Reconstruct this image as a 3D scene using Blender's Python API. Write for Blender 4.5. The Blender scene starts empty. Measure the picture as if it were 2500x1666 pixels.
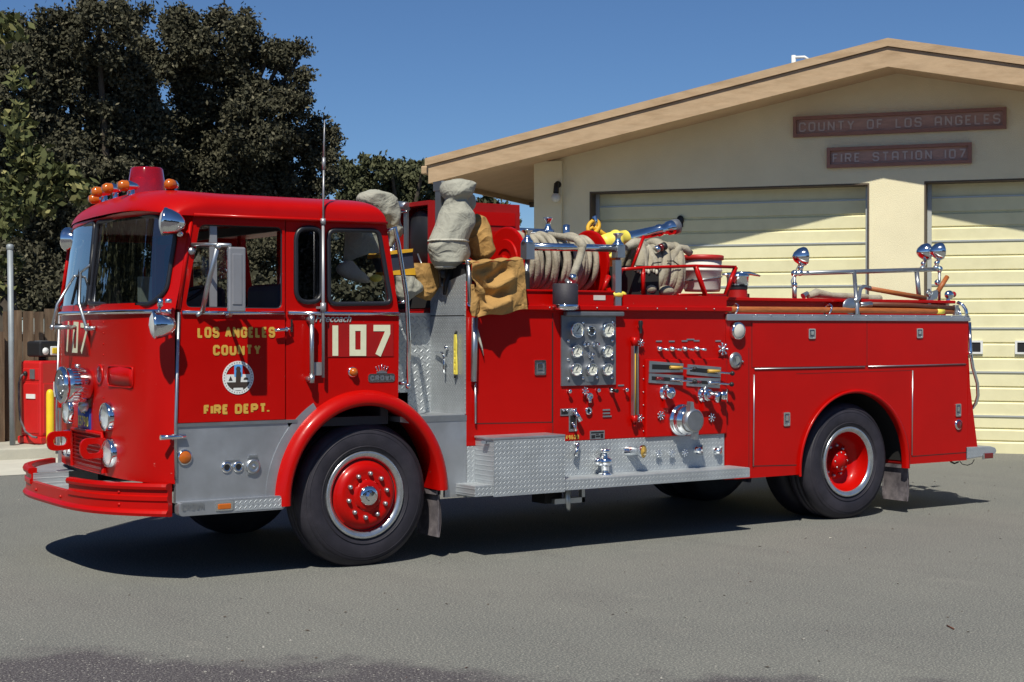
import bpy, bmesh, math, random
import numpy as np
from mathutils import Vector, Matrix
from mathutils.geometry import tessellate_polygon
R = math.radians
random.seed(4)
rng = np.random.default_rng(7)
scene = bpy.context.scene
col = scene.collection

# ---------------------------------------------------------------- camera, sky, sun, exposure
# world frame: x runs along the fire engine towards its tail, y away from its near side, z up
cam_data = bpy.data.cameras.new("camera")
cam_data.sensor_width = 36.0
cam_data.lens = 36.0 * 3800 / 2500
cam_data.clip_end = 2000
cam = bpy.data.objects.new("camera", cam_data); col.objects.link(cam)
cam.location = (-5.294, -9.673, 1.69)
view = Vector((math.sin(R(34)), math.cos(R(34)), -33 / 3800))
cam.rotation_euler = view.to_track_quat('-Z', 'Y').to_euler()
scene.camera = cam

SUN_TRAVEL = Vector((0.97, 1.0, -1.85)).normalized()
sun_data = bpy.data.lights.new("sun", 'SUN')
sun_data.energy = 5.0; sun_data.angle = R(0.53); sun_data.color = (1.0, 0.955, 0.83)
sun = bpy.data.objects.new("sun", sun_data); col.objects.link(sun)
sun.rotation_euler = SUN_TRAVEL.to_track_quat('-Z', 'Y').to_euler()
sun.location = (-20, -20, 40)

world = bpy.data.worlds.new("World"); scene.world = world; world.use_nodes = True
wn = world.node_tree.nodes; wl = world.node_tree.links
sky = wn.new('ShaderNodeTexSky'); sky.sky_type = 'NISHITA'; sky.sun_disc = False
sky.sun_elevation = math.asin(-SUN_TRAVEL.z)
sky.sun_rotation = math.atan2(-SUN_TRAVEL.x, -SUN_TRAVEL.y)
sky.altitude = 5000; sky.air_density = 1.6; sky.dust_density = 0.0; sky.ozone_density = 14.0
wl.new(sky.outputs[0], wn['Background'].inputs[0]); wn['Background'].inputs[1].default_value = 0.077

scene.view_settings.view_transform = 'Standard'; scene.view_settings.look = 'None'
scene.view_settings.exposure = 0.0; scene.view_settings.gamma = 1.0

# ---------------------------------------------------------------- materials
M = {}
def _n(nt, t, **kw):
    n = nt.nodes.new(t)
    for k, v in kw.items():
        if k.startswith('i_'): n.inputs[k[2:].replace('_', ' ')].default_value = v
        else: setattr(n, k, v)
    return n
def mat(name, base, rough=0.5, metal=0.0, var=0.0, vscale=6.0, bump=0.0, bscale=60.0, coat=0.0, spec=0.5,
        second=None, sscale=3.0, samt=0.5, trans=0.0, aniso=None, rvar=0.0):
    m = bpy.data.materials.new(name); m.use_nodes = True; nt = m.node_tree
    b = nt.nodes['Principled BSDF']
    b.inputs['Base Color'].default_value = (*base, 1); b.inputs['Roughness'].default_value = rough
    b.inputs['Metallic'].default_value = metal; b.inputs['Coat Weight'].default_value = coat
    b.inputs['Coat Roughness'].default_value = 0.08
    b.inputs['Specular IOR Level'].default_value = spec
    if trans: b.inputs['Transmission Weight'].default_value = trans
    tc = _n(nt, 'ShaderNodeTexCoord'); src = tc.outputs['Object']
    if aniso:
        mp = _n(nt, 'ShaderNodeMapping'); mp.inputs['Scale'].default_value = aniso
        nt.links.new(src, mp.inputs[0]); src = mp.outputs[0]
    colr = None
    if second:
        n = _n(nt, 'ShaderNodeTexNoise', i_Scale=sscale, i_Detail=6.0, i_Roughness=0.65); nt.links.new(src, n.inputs['Vector'])
        r = _n(nt, 'ShaderNodeValToRGB'); r.color_ramp.elements[0].position = 0.5 - 0.12 + (0.5 - samt) * 0.4
        r.color_ramp.elements[1].position = 0.5 + 0.12 + (0.5 - samt) * 0.4
        r.color_ramp.elements[0].color = (*base, 1); r.color_ramp.elements[1].color = (*second, 1)
        nt.links.new(n.outputs['Fac'], r.inputs[0]); colr = r.outputs[0]
    if var:
        n = _n(nt, 'ShaderNodeTexNoise', i_Scale=vscale, i_Detail=5.0, i_Roughness=0.6); nt.links.new(src, n.inputs['Vector'])
        mr = _n(nt, 'ShaderNodeMapRange'); mr.inputs[1].default_value = 0.3; mr.inputs[2].default_value = 0.7
        mr.inputs[3].default_value = 1 - var; mr.inputs[4].default_value = 1 + var
        nt.links.new(n.outputs['Fac'], mr.inputs[0])
        mx = _n(nt, 'ShaderNodeVectorMath', operation='SCALE')
        if colr: nt.links.new(colr, mx.inputs[0])
        else: mx.inputs[0].default_value = base
        nt.links.new(mr.outputs[0], mx.inputs['Scale']); colr = mx.outputs[0]
        if rvar:
            m2 = _n(nt, 'ShaderNodeMapRange'); m2.inputs[1].default_value = 0.3; m2.inputs[2].default_value = 0.7
            m2.inputs[3].default_value = max(0.02, rough - rvar); m2.inputs[4].default_value = rough + rvar
            nt.links.new(n.outputs['Fac'], m2.inputs[0]); nt.links.new(m2.outputs[0], b.inputs['Roughness'])
    if colr: nt.links.new(colr, b.inputs['Base Color'])
    if bump:
        n = _n(nt, 'ShaderNodeTexNoise', i_Scale=bscale, i_Detail=4.0); nt.links.new(src, n.inputs['Vector'])
        bp = _n(nt, 'ShaderNodeBump'); bp.inputs['Strength'].default_value = bump; bp.inputs['Distance'].default_value = 0.01
        nt.links.new(n.outputs['Fac'], bp.inputs['Height']); nt.links.new(bp.outputs[0], b.inputs['Normal'])
    M[name] = m
    return m

def tread_mat(name, u, v, pitch=0.036):
    """aluminium tread plate: raised lozenges alternating in direction over axes u, v (0 x, 1 y, 2 z)"""
    m = mat(name, (0.45, 0.48, 0.505), rough=0.44, metal=0.55, var=0.12, vscale=5, rvar=0.08); nt = m.node_tree
    b = nt.nodes['Principled BSDF']
    tc = _n(nt, 'ShaderNodeTexCoord'); sp = _n(nt, 'ShaderNodeSeparateXYZ'); nt.links.new(tc.outputs['Object'], sp.inputs[0])
    def mth(op, a, c=None):
        n = _n(nt, 'ShaderNodeMath', operation=op)
        for i, s in enumerate((a, c)):
            if s is None: continue
            if isinstance(s, (int, float)): n.inputs[i].default_value = s
            else: nt.links.new(s, n.inputs[i])
        return n.outputs[0]
    U = mth('DIVIDE', sp.outputs[u], pitch); V = mth('DIVIDE', sp.outputs[v], pitch)
    def loz(du, sgn):
        uu = mth('ADD', U, du); vv = mth('ADD', V, du)
        fu = mth('SUBTRACT', mth('FRACT', uu), 0.5); fv = mth('SUBTRACT', mth('FRACT', vv), 0.5)
        a = mth('ADD', fu, mth('MULTIPLY', fv, sgn)); c = mth('SUBTRACT', fu, mth('MULTIPLY', fv, sgn))
        e = mth('ADD', mth('POWER', mth('DIVIDE', mth('ABSOLUTE', a), 0.56), 2), mth('POWER', mth('DIVIDE', mth('ABSOLUTE', c), 0.17), 2))
        return mth('MAXIMUM', mth('SUBTRACT', 1.0, e), 0.0)
    h = mth('POWER', mth('MAXIMUM', loz(0.0, 1.0), loz(0.5, -1.0)), 0.5)
    bp = _n(nt, 'ShaderNodeBump'); bp.inputs['Strength'].default_value = 0.8; bp.inputs['Distance'].default_value = 0.0028
    nt.links.new(h, bp.inputs['Height']); nt.links.new(bp.outputs[0], b.inputs['Normal'])
    rr = _n(nt, 'ShaderNodeMapRange'); rr.inputs[3].default_value = 0.50; rr.inputs[4].default_value = 0.34
    nt.links.new(h, rr.inputs[0]); nt.links.new(rr.outputs[0], b.inputs['Roughness'])
    return m

def glass_mat(name, tint, refl=1.0, add=0.07):
    m = bpy.data.materials.new(name); m.use_nodes = True; nt = m.node_tree
    for n in list(nt.nodes):
        if n.type != 'OUTPUT_MATERIAL': nt.nodes.remove(n)
    out = nt.nodes['Material Output']
    t = _n(nt, 'ShaderNodeBsdfTransparent'); t.inputs[0].default_value = (*tint, 1)
    g = _n(nt, 'ShaderNodeBsdfGlossy'); g.inputs['Roughness'].default_value = 0.02; g.inputs[0].default_value = (refl, refl, refl, 1)
    lw = _n(nt, 'ShaderNodeLayerWeight'); lw.inputs[0].default_value = 0.5
    pw = _n(nt, 'ShaderNodeMath', operation='POWER'); pw.inputs[1].default_value = 4.5; nt.links.new(lw.outputs['Facing'], pw.inputs[0])
    ad = _n(nt, 'ShaderNodeMath', operation='ADD'); ad.inputs[1].default_value = add; nt.links.new(pw.outputs[0], ad.inputs[0])
    mx = _n(nt, 'ShaderNodeMixShader')
    mul = _n(nt, 'ShaderNodeMath', operation='MULTIPLY'); mul.inputs[1].default_value = 1.5; mul.use_clamp = True
    nt.links.new(ad.outputs[0], mul.inputs[0]); nt.links.new(mul.outputs[0], mx.inputs[0])
    nt.links.new(t.outputs[0], mx.inputs[1]); nt.links.new(g.outputs[0], mx.inputs[2]); nt.links.new(mx.outputs[0], out.inputs[0])
    M[name] = m

mat('red', (0.44, 0.0025, 0.001), rough=0.38, var=0.07, vscale=2.2, coat=0.20, spec=0.15, rvar=0.05)
nt = M['red'].node_tree; b_ = nt.nodes['Principled BSDF']; b_.inputs['Coat Roughness'].default_value = 0.14   # stone chips in the enamel
n_ = _n(nt, 'ShaderNodeTexNoise', i_Scale=24.0, i_Detail=3.0, i_Roughness=0.8); nt.links.new(_n(nt, 'ShaderNodeTexCoord').outputs['Object'], n_.inputs['Vector'])
r_ = _n(nt, 'ShaderNodeMapRange'); r_.inputs[1].default_value = 0.725; r_.inputs[2].default_value = 0.75; r_.inputs[4].default_value = 0.7; nt.links.new(n_.outputs['Fac'], r_.inputs[0])
x_ = _n(nt, 'ShaderNodeMix', data_type='RGBA'); x_.inputs[7].default_value = (0.55, 0.30, 0.26, 1); nt.links.new(r_.outputs[0], x_.inputs[0])
nt.links.new(b_.inputs['Base Color'].links[0].from_socket, x_.inputs[6]); nt.links.new(x_.outputs[2], b_.inputs['Base Color'])
mat('red_old', (0.33, 0.006, 0.005), rough=0.5, var=0.12, vscale=5, spec=0.35)
mat('chrome', (0.78, 0.80, 0.82), rough=0.09, metal=1.0)
mat('steel', (0.48, 0.50, 0.52), rough=0.33, metal=0.9, var=0.1, vscale=8)
mat('alum', (0.46, 0.48, 0.51), rough=0.40, metal=0.75, var=0.14, vscale=3, rvar=0.08)
mat('panel_grey', (0.22, 0.23, 0.25), rough=0.45, metal=0.6, var=0.12, vscale=9)
tread_mat('tread_side', 0, 2); tread_mat('tread_top', 0, 1); tread_mat('tread_end', 1, 2); tread_mat('tread_fine', 1, 2, 0.036); tread_mat('tread_coarse', 0, 2, 0.055)
M['tread_coarse'].node_tree.nodes['Bump'].inputs['Distance'].default_value = 0.007
mat('black', (0.012, 0.012, 0.014), rough=0.5)
mat('rubber', (0.015, 0.0135, 0.022), rough=0.62, var=0.25, vscale=7, second=(0.028, 0.025, 0.035), sscale=4, samt=0.45, bump=0.15, bscale=90)
mat('rubber_grey', (0.16, 0.14, 0.15), rough=0.8, var=0.3, vscale=12, second=(0.07, 0.06, 0.07), sscale=9)
mat('gasket', (0.015, 0.016, 0.022), rough=0.4)
mat('cream', (0.72, 0.72, 0.52), rough=0.5, var=0.05, vscale=20)
mat('gold', (0.60, 0.36, 0.06), rough=0.5, metal=0.0, var=0.1, vscale=15)
mat('white', (0.72, 0.73, 0.72), rough=0.5, var=0.05)
mat('dial', (0.80, 0.80, 0.70), rough=0.35)
mat('amber', (0.50, 0.115, 0.006), rough=0.18, coat=0.6)
mat('lens_red', (0.35, 0.005, 0.01), rough=0.12, coat=0.7)
mat('lens_dim', (0.16, 0.01, 0.01), rough=0.15, coat=0.7)
mat('canvas_grey', (0.36, 0.355, 0.30), rough=0.9, var=0.10, vscale=6, bump=0.15, bscale=60, spec=0.15)
mat('canvas_tan', (0.41, 0.24, 0.085), rough=0.9, var=0.14, vscale=5, bump=0.15, bscale=60, spec=0.15)
mat('canvas_hem', (0.55, 0.53, 0.45), rough=0.9, var=0.1)
mat('hose', (0.40, 0.37, 0.30), rough=0.88, var=0.22, vscale=9, bump=0.5, bscale=70, second=(0.31, 0.275, 0.21), sscale=7, spec=0.2)
mat('hose_dirty', (0.33, 0.295, 0.22), rough=0.9, var=0.25, vscale=8, bump=0.6, bscale=50, spec=0.2)
mat('wood_handle', (0.36, 0.105, 0.025), rough=0.5, var=0.25, vscale=4, aniso=(3, 20, 20))
mat('wood_dark', (0.13, 0.04, 0.02), rough=0.5, var=0.3, vscale=4, aniso=(3, 20, 20))
mat('yellow', (0.80, 0.55, 0.02), rough=0.4, var=0.08)
mat('bright_yellow', (0.85, 0.70, 0.10), rough=0.45, var=0.08)
mat('band_yellow', (0.70, 0.38, 0.02), rough=0.6, var=0.1)
mat('blue_plate', (0.03, 0.07, 0.33), rough=0.4)
mat('seal_blue', (0.10, 0.35, 0.75), rough=0.4)
mat('seal_brown', (0.05, 0.035, 0.028), rough=0.5)
mat('seal_tick', (0.22, 0.22, 0.20), rough=0.5)
mat('interior', (0.025, 0.025, 0.032), rough=0.7)
mat('seat', (0.03, 0.035, 0.06), rough=0.55, var=0.2)
mat('underbody', (0.014, 0.013, 0.013), rough=0.85)
mat('bucket_white', (0.62, 0.60, 0.55), rough=0.5, var=0.08, vscale=8)
mat('bucket_red', (0.42, 0.02, 0.015), rough=0.5, var=0.1)
mat('pump_red', (0.55, 0.012, 0.012), rough=0.4, var=0.08, vscale=3, coat=0.2)
mat('rim_silver', (0.52, 0.545, 0.57), rough=0.27, metal=0.85, var=0.14, vscale=18)
mat('mirror_back', (0.36, 0.36, 0.38), rough=0.4, metal=0.5, var=0.08)
mat('reflector', (0.80, 0.82, 0.82), rough=0.28, metal=0.35, var=0.12, vscale=25)
glass_mat('glass', (0.42, 0.47, 0.52), add=0.11); glass_mat('glass_clear', (0.88, 0.90, 0.90)); glass_mat('glass_dark', (0.16, 0.18, 0.26))
glass_mat('dome_red', (0.75, 0.03, 0.05))
nt = M['dome_red'].node_tree; pb_ = _n(nt, 'ShaderNodeBsdfPrincipled'); pb_.inputs['Base Color'].default_value = (0.55, 0.004, 0.012, 1); pb_.inputs['Roughness'].default_value = 0.1
mx_ = _n(nt, 'ShaderNodeMixShader'); mx_.inputs[0].default_value = 0.38; old = nt.nodes['Material Output'].inputs[0].links[0].from_socket
nt.links.new(old, mx_.inputs[1]); nt.links.new(pb_.outputs[0], mx_.inputs[2]); nt.links.new(mx_.outputs[0], nt.nodes['Material Output'].inputs[0])
mat('stucco', (0.80, 0.725, 0.50), rough=0.92, var=0.06, vscale=1.3, bump=0.6, bscale=90, spec=0.15)
mat('fascia', (0.47, 0.335, 0.21), rough=0.8, var=0.10, vscale=3, bump=0.2, bscale=25, spec=0.2, second=(0.38, 0.26, 0.155), sscale=2.2, samt=0.3, aniso=(1, 1, 5))
mat('soffit', (0.56, 0.39, 0.25), rough=0.85, var=0.08, vscale=3, spec=0.2)
mat('shingle', (0.30, 0.22, 0.15), rough=0.9, var=0.2, vscale=8)
mat('door_cream', (0.82, 0.77, 0.49), rough=0.55, var=0.045, vscale=1.6, spec=0.35, second=(0.77, 0.72, 0.45), sscale=4, samt=0.35)
mat('seam_alum', (0.50, 0.52, 0.50), rough=0.5, metal=0.4)
mat('jamb', (0.10, 0.075, 0.055), rough=0.8, var=0.15)
mat('sign_wood', (0.46, 0.28, 0.22), rough=0.75, var=0.15, vscale=4, aniso=(1, 1, 6))
mat('sign_frame', (0.30, 0.15, 0.115), rough=0.75, var=0.1)
mat('sign_letter', (0.54, 0.44, 0.39), rough=0.6)
mat('concrete', (0.46, 0.44, 0.37), rough=0.92, var=0.12, vscale=1.5, bump=0.3, bscale=60, spec=0.2, second=(0.38, 0.37, 0.32), sscale=1.2)
mat('gutter', (0.55, 0.53, 0.46), rough=0.92, var=0.1, vscale=1.2, bump=0.3, bscale=60, spec=0.2)
mat('fence_wood', (0.105, 0.062, 0.036), rough=0.9, var=0.4, vscale=1.6, second=(0.16, 0.11, 0.07), sscale=2.0, samt=0.5, aniso=(9, 9, 0.8), bump=0.4, bscale=20)
mat('pole_grey', (0.30, 0.33, 0.35), rough=0.55, metal=0.3, var=0.12)
mat('bark', (0.075, 0.06, 0.045), rough=0.95, var=0.4, vscale=6, bump=0.8, bscale=14)

def leaf_mat(name, base, alt, rough=0.75):
    m = bpy.data.materials.new(name); m.use_nodes = True; nt = m.node_tree; b = nt.nodes['Principled BSDF']
    g = _n(nt, 'ShaderNodeNewGeometry'); r = _n(nt, 'ShaderNodeValToRGB')
    r.color_ramp.elements[0].color = (*base, 1); r.color_ramp.elements[1].color = (*alt, 1)
    e = r.color_ramp.elements.new(0.8); e.color = (*[0.75 * a + 0.25 * c for a, c in zip(base, alt)], 1)
    nt.links.new(g.outputs['Random Per Island'], r.inputs[0]); nt.links.new(r.outputs[0], b.inputs['Base Color'])
    b.inputs['Roughness'].default_value = rough; b.inputs['Specular IOR Level'].default_value = 0.2
    M[name] = m
leaf_mat('leaf_oak', (0.045, 0.045, 0.027), (0.16, 0.145, 0.095))
leaf_mat('leaf_far', (0.06, 0.066, 0.032), (0.14, 0.14, 0.075))
leaf_mat('leaf_pale', (0.065, 0.08, 0.03), (0.27, 0.25, 0.10))

for cn in ('canvas_grey', 'canvas_tan', 'canvas_hem'):   # crumpled cloth: ridged creases over the weave
    nt = M[cn].node_tree; b_ = nt.nodes['Principled BSDF']; tc_ = _n(nt, 'ShaderNodeTexCoord'); h_ = None
    for sc_, am_ in ((4.5, 1.0), (10, 0.4)):
        n_ = _n(nt, 'ShaderNodeTexNoise', i_Scale=float(sc_), i_Detail=2.0, i_Distortion=1.2); nt.links.new(tc_.outputs['Object'], n_.inputs['Vector'])
        s1 = _n(nt, 'ShaderNodeMath', operation='SUBTRACT'); s1.inputs[1].default_value = 0.5; nt.links.new(n_.outputs['Fac'], s1.inputs[0])
        s2 = _n(nt, 'ShaderNodeMath', operation='ABSOLUTE'); nt.links.new(s1.outputs[0], s2.inputs[0])
        s3 = _n(nt, 'ShaderNodeMath', operation='MULTIPLY'); s3.inputs[1].default_value = -am_; nt.links.new(s2.outputs[0], s3.inputs[0])
        if h_ is None: h_ = s3.outputs[0]
        else:
            s4 = _n(nt, 'ShaderNodeMath', operation='ADD'); nt.links.new(h_, s4.inputs[0]); nt.links.new(s3.outputs[0], s4.inputs[1]); h_ = s4.outputs[0]
    bp_ = _n(nt, 'ShaderNodeBump'); bp_.inputs['Strength'].default_value = 0.7; bp_.inputs['Distance'].default_value = 0.05
    nt.links.new(h_, bp_.inputs['Height'])
    for l_ in list(b_.inputs['Normal'].links): nt.links.new(l_.from_socket, bp_.inputs['Normal'])
    nt.links.new(bp_.outputs[0], b_.inputs['Normal'])

def ground_mat():
    m = mat('asphalt', (0.22, 0.22, 0.195), rough=0.93, spec=0.2); nt = m.node_tree; b = nt.nodes['Principled BSDF']
    tc = _n(nt, 'ShaderNodeTexCoord'); P = tc.outputs['Object']; L = nt.links.new
    def noise(s, d=4, rgh=0.6, vec=None):
        n = _n(nt, 'ShaderNodeTexNoise', i_Scale=s, i_Detail=float(d), i_Roughness=rgh); L(vec or P, n.inputs['Vector']); return n.outputs['Fac']
    def mth(op, a, c=None, d=None):
        n = _n(nt, 'ShaderNodeMath', operation=op)
        for i, s in enumerate((a, c, d)):
            if s is None: continue
            if isinstance(s, (int, float)): n.inputs[i].default_value = s
            else: L(s, n.inputs[i])
        return n.outputs[0]
    def ramp(x, lo, hi, a=0.0, c=1.0):
        n = _n(nt, 'ShaderNodeMapRange'); n.inputs[1].default_value = lo; n.inputs[2].default_value = hi
        n.inputs[3].default_value = a; n.inputs[4].default_value = c; L(x, n.inputs[0]); return n.outputs[0]
    def mix(f, a, c):
        n = _n(nt, 'ShaderNodeMix', data_type='RGBA'); L(f, n.inputs[0])
        for s, i in ((a, 6), (c, 7)):
            if isinstance(s, tuple): n.inputs[i].default_value = (*s, 1)
            else: L(s, n.inputs[i])
        return n.outputs[2]
    # distance of a ground point from the worn, stony strip in front of the engine
    sp = _n(nt, 'ShaderNodeSeparateXYZ'); L(P, sp.inputs[0])
    d = mth('ADD', mth('MULTIPLY', sp.outputs[0], 0.559), mth('MULTIPLY', sp.outputs[1], 0.829))
    side = mth('ADD', mth('MULTIPLY', sp.outputs[0], 0.829), mth('MULTIPLY', sp.outputs[1], -0.559))
    wob = mth('ADD', d, mth('MULTIPLY', mth('SUBTRACT', noise(0.8, 3), 0.5), -1.5))
    wob = mth('ADD', wob, mth('MULTIPLY', mth('SUBTRACT', noise(5, 4), 0.5), -0.5))
    wob = mth('ADD', wob, mth('MULTIPLY', side, 0.22))
    worn = ramp(wob, -3.0, -3.28)
    grain = noise(85, 3, 0.75); mid = noise(22, 4, 0.7); big = noise(0.45, 6, 0.65)
    mpg = _n(nt, 'ShaderNodeMapping'); mpg.inputs['Scale'].default_value = (1.2, 0.35, 1.0); mpg.inputs['Rotation'].default_value = (0, 0, R(34)); L(P, mpg.inputs[0])
    streak = noise(1.6, 6, 0.7, mpg.outputs[0])
    base = mix(ramp(big, 0.3, 0.7), (0.124, 0.130, 0.125), (0.172, 0.175, 0.160))
    base = mix(ramp(streak, 0.50, 0.68, 0.0, 0.65), base, (0.115, 0.115, 0.112))
    base = mix(ramp(noise(1.3, 5, 0.7), 0.60, 0.70, 0.0, 0.45), base, (0.24, 0.235, 0.21))
    base = mix(ramp(noise(33, 3, 0.8), 0.5, 0.62, 0.0, 0.28), base, (0.15, 0.15, 0.145))
    base = mix(ramp(noise(55, 2, 0.8), 0.40, 0.62, 0.34, 0.0), base, (0.10, 0.10, 0.10))
    base = mix(ramp(grain, 0.50, 0.64, 0.0, 0.85), base, (0.40, 0.39, 0.345))
    base = mix(ramp(grain, 0.44, 0.32, 0.0, 0.7), base, (0.10, 0.10, 0.10))
    base = mix(ramp(mid, 0.36, 0.29, 0.0, 0.9), base, (0.04, 0.038, 0.036))
    base = mix(ramp(noise(9, 3, 0.75), 0.285, 0.25, 0.0, 0.8), base, (0.04, 0.038, 0.036))
    stony = mix(ramp(grain, 0.42, 0.62), (0.035, 0.031, 0.037), (0.15, 0.138, 0.146))
    stony = mix(ramp(noise(60, 3, 0.7), 0.60, 0.66), stony, (0.50, 0.48, 0.43))
    c = mix(mth('MULTIPLY', worn, 0.95), base, stony)
    # oil stain
    L(c, b.inputs['Base Color'])
    bp = _n(nt, 'ShaderNodeBump'); bp.inputs['Strength'].default_value = 0.14; bp.inputs['Distance'].default_value = 0.005
    L(mth('ADD', grain, mth('MULTIPLY', mid, 0.6)), bp.inputs['Height']); L(bp.outputs[0], b.inputs['Normal'])
ground_mat()

# ---------------------------------------------------------------- mesh helpers
class MB:
    """collects shapes into one mesh; every face keeps the material that was current when it was added"""
    def __init__(s, m='red'): s.v = []; s.f = []; s.fm = []; s.sm = []; s.mats = []; s.use(m)
    def use(s, m):
        if m not in s.mats: s.mats.append(m)
        s.cur = s.mats.index(m); return s
    def add(s, vs, fs, smooth=False):
        o = len(s.v); s.v += [tuple(map(float, q)) for q in vs]
        for f in fs: s.f.append(tuple(o + i for i in f)); s.fm.append(s.cur); s.sm.append(smooth)
        return s
    def box(s, a, b):
        (x0, y0, z0), (x1, y1, z1) = [[min(p, q) for p, q in zip(a, b)], [max(p, q) for p, q in zip(a, b)]]
        vs = [(x, y, z) for x in (x0, x1) for y in (y0, y1) for z in (z0, z1)]
        return s.add(vs, [(0, 1, 3, 2), (4, 6, 7, 5), (0, 4, 5, 1), (2, 3, 7, 6), (0, 2, 6, 4), (1, 5, 7, 3)])
    def rbox(s, a, b, r=0.01):
        """box with chamfered edges"""
        bm = bmesh.new(); c = [(p + q) / 2 for p, q in zip(a, b)]; d = [abs(q - p) for p, q in zip(a, b)]
        bmesh.ops.create_cube(bm, size=1, matrix=Matrix.Translation(c) @ Matrix.Diagonal((*d, 1)))
        bmesh.ops.bevel(bm, geom=list(bm.edges), offset=min(r, min(d) * 0.45), segments=2, affect='EDGES', profile=0.5)
        bm.verts.index_update(); s.add([v.co for v in bm.verts], [[v.index for v in f.verts] for f in bm.faces], False); bm.free(); return s
    def tube(s, pts, r, n=10, closed=False):
        pts = [Vector(p) for p in pts]; k = len(pts); rs = r if isinstance(r, (list, tuple)) else [r] * k
        vs = []; prev = None
        for i, p in enumerate(pts):
            if closed: t = pts[(i + 1) % k] - pts[i - 1]
            else: t = pts[min(i + 1, k - 1)] - pts[max(i - 1, 0)]
            t = t.normalized() if t.length > 1e-9 else Vector((0, 0, 1))
            if prev is None:
                a = t.orthogonal().normalized()
            else:
                a = prev - t * prev.dot(t); a = a.normalized() if a.length > 1e-6 else t.orthogonal().normalized()
            prev = a; b = t.cross(a)
            vs += [p + (a * math.cos(2 * math.pi * j / n) + b * math.sin(2 * math.pi * j / n)) * rs[i] for j in range(n)]
        fs = []
        for i in range(k if closed else k - 1):
            i2 = (i + 1) % k
            for j in range(n): fs.append((i * n + j, i * n + (j + 1) % n, i2 * n + (j + 1) % n, i2 * n + j))
        s.add(vs, fs, True)
        if not closed:
            s.add(vs[:n], [tuple(range(n))[::-1]]); s.add(vs[-n:], [tuple(range(n))])
        return s
    def lathe(s, o, axis, prof, n=20, smooth=True):
        """prof: (radius, distance along axis)"""
        o = Vector(o); t = Vector(axis).normalized(); a = t.orthogonal().normalized(); b = t.cross(a); vs = []; fs = []
        for r, h in prof: vs += [o + t * h + (a * math.cos(2 * math.pi * j / n) + b * math.sin(2 * math.pi * j / n)) * max(r, 1e-4) for j in range(n)]
        for i in range(len(prof) - 1):
            for j in range(n): fs.append((i * n + j, i * n + (j + 1) % n, (i + 1) * n + (j + 1) % n, (i + 1) * n + j))
        return s.add(vs, fs, smooth)
    def cyl(s, a, b, r, n=14):
        a = Vector(a); b = Vector(b); L = (b - a).length
        s.lathe(a, b - a, [(r, 0), (r, L)], n); s.lathe(a, b - a, [(0, 0), (r, 0)], n, False); return s.lathe(a, b - a, [(r, L), (0, L)], n, False)
    def ball(s, c, r, n=14, m=9):
        rx, ry, rz = r if isinstance(r, (list, tuple)) else (r, r, r); vs = []; fs = []
        for i in range(m + 1):
            th = math.pi * i / m
            for j in range(n):
                ph = 2 * math.pi * j / n
                vs.append((c[0] + rx * math.sin(th) * math.cos(ph), c[1] + ry * math.sin(th) * math.sin(ph), c[2] + rz * math.cos(th)))
        for i in range(m):
            for j in range(n): fs.append((i * n + j, (i + 1) * n + j, (i + 1) * n + (j + 1) % n, i * n + (j + 1) % n))
        return s.add(vs, fs, True)
    def grid(s, fn, nu, nv, smooth=True, keep=None, flip=False):
        vs = [fn(i / nu, j / nv) for i in range(nu + 1) for j in range(nv + 1)]; fs = []
        for i in range(nu):
            for j in range(nv):
                if keep and not keep((i + .5) / nu, (j + .5) / nv): continue
                a = i * (nv + 1) + j; q = (a, a + nv + 1, a + nv + 2, a + 1); fs.append(q[::-1] if flip else q)
        return s.add(vs, fs, smooth)
    def prism(s, outer, y0, y1, holes=(), fn=None):
        """flat shape in (u, v) pushed from depth y0 to y1; fn maps (u, v, depth) to a point, default (u, depth, v)"""
        fn = fn or (lambda u, v, w: (u, w, v)); loops = [list(outer)] + [list(h) for h in holes]
        flat = [p for l in loops for p in l]; tris = tessellate_polygon([[Vector((p[0], p[1], 0)) for p in l] for l in loops])
        n = len(flat); vs = [fn(p[0], p[1], y0) for p in flat] + [fn(p[0], p[1], y1) for p in flat]
        fs = [tuple(t) for t in tris] + [tuple(i + n for i in t)[::-1] for t in tris]; o = 0
        for l in loops:
            k = len(l)
            for i in range(k): fs.append((o + i, o + (i + 1) % k, n + o + (i + 1) % k, n + o + i))
            o += k
        return s.add(vs, fs)
    def ribbon(s, pts, w, y0, y1, closed=False, fn=None):
        """polyline of width w with mitred corners"""
        P2 = [Vector(p) for p in pts]; k = len(P2); Lf = []; Rt = []
        for i, p in enumerate(P2):
            d1 = (p - P2[i - 1]) if (closed or i) else None
            d2 = (P2[(i + 1) % k] - p) if (closed or i < k - 1) else None
            d1 = d1.normalized() if d1 else d2.normalized(); d2 = d2.normalized() if d2 else d1
            n1 = Vector((-d1.y, d1.x)); n2 = Vector((-d2.y, d2.x)); mm = (n1 + n2)
            mm = mm.normalized() if mm.length > 1e-6 else n1; ln = (w / 2) / max(0.45, mm.dot(n1))
            Lf.append(p + mm * ln); Rt.append(p - mm * ln)
        fn = fn or (lambda u, v, q: (u, q, v)); vs = []; fs = []
        for i in range(k):
            vs += [fn(*Lf[i], y0), fn(*Rt[i], y0), fn(*Lf[i], y1), fn(*Rt[i], y1)]
        for i in range(k if closed else k - 1):
            a = 4 * i; b = 4 * ((i + 1) % k)
            fs += [(a, b, b + 1, a + 1), (a + 2, a + 3, b + 3, b + 2), (a, a + 2, b + 2, b), (a + 1, b + 1, b + 3, a + 3)]
        if not closed: e = 4 * (k - 1); fs += [(0, 1, 3, 2), (e, e + 2, e + 3, e + 1)]
        return s.add(vs, fs)
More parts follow.
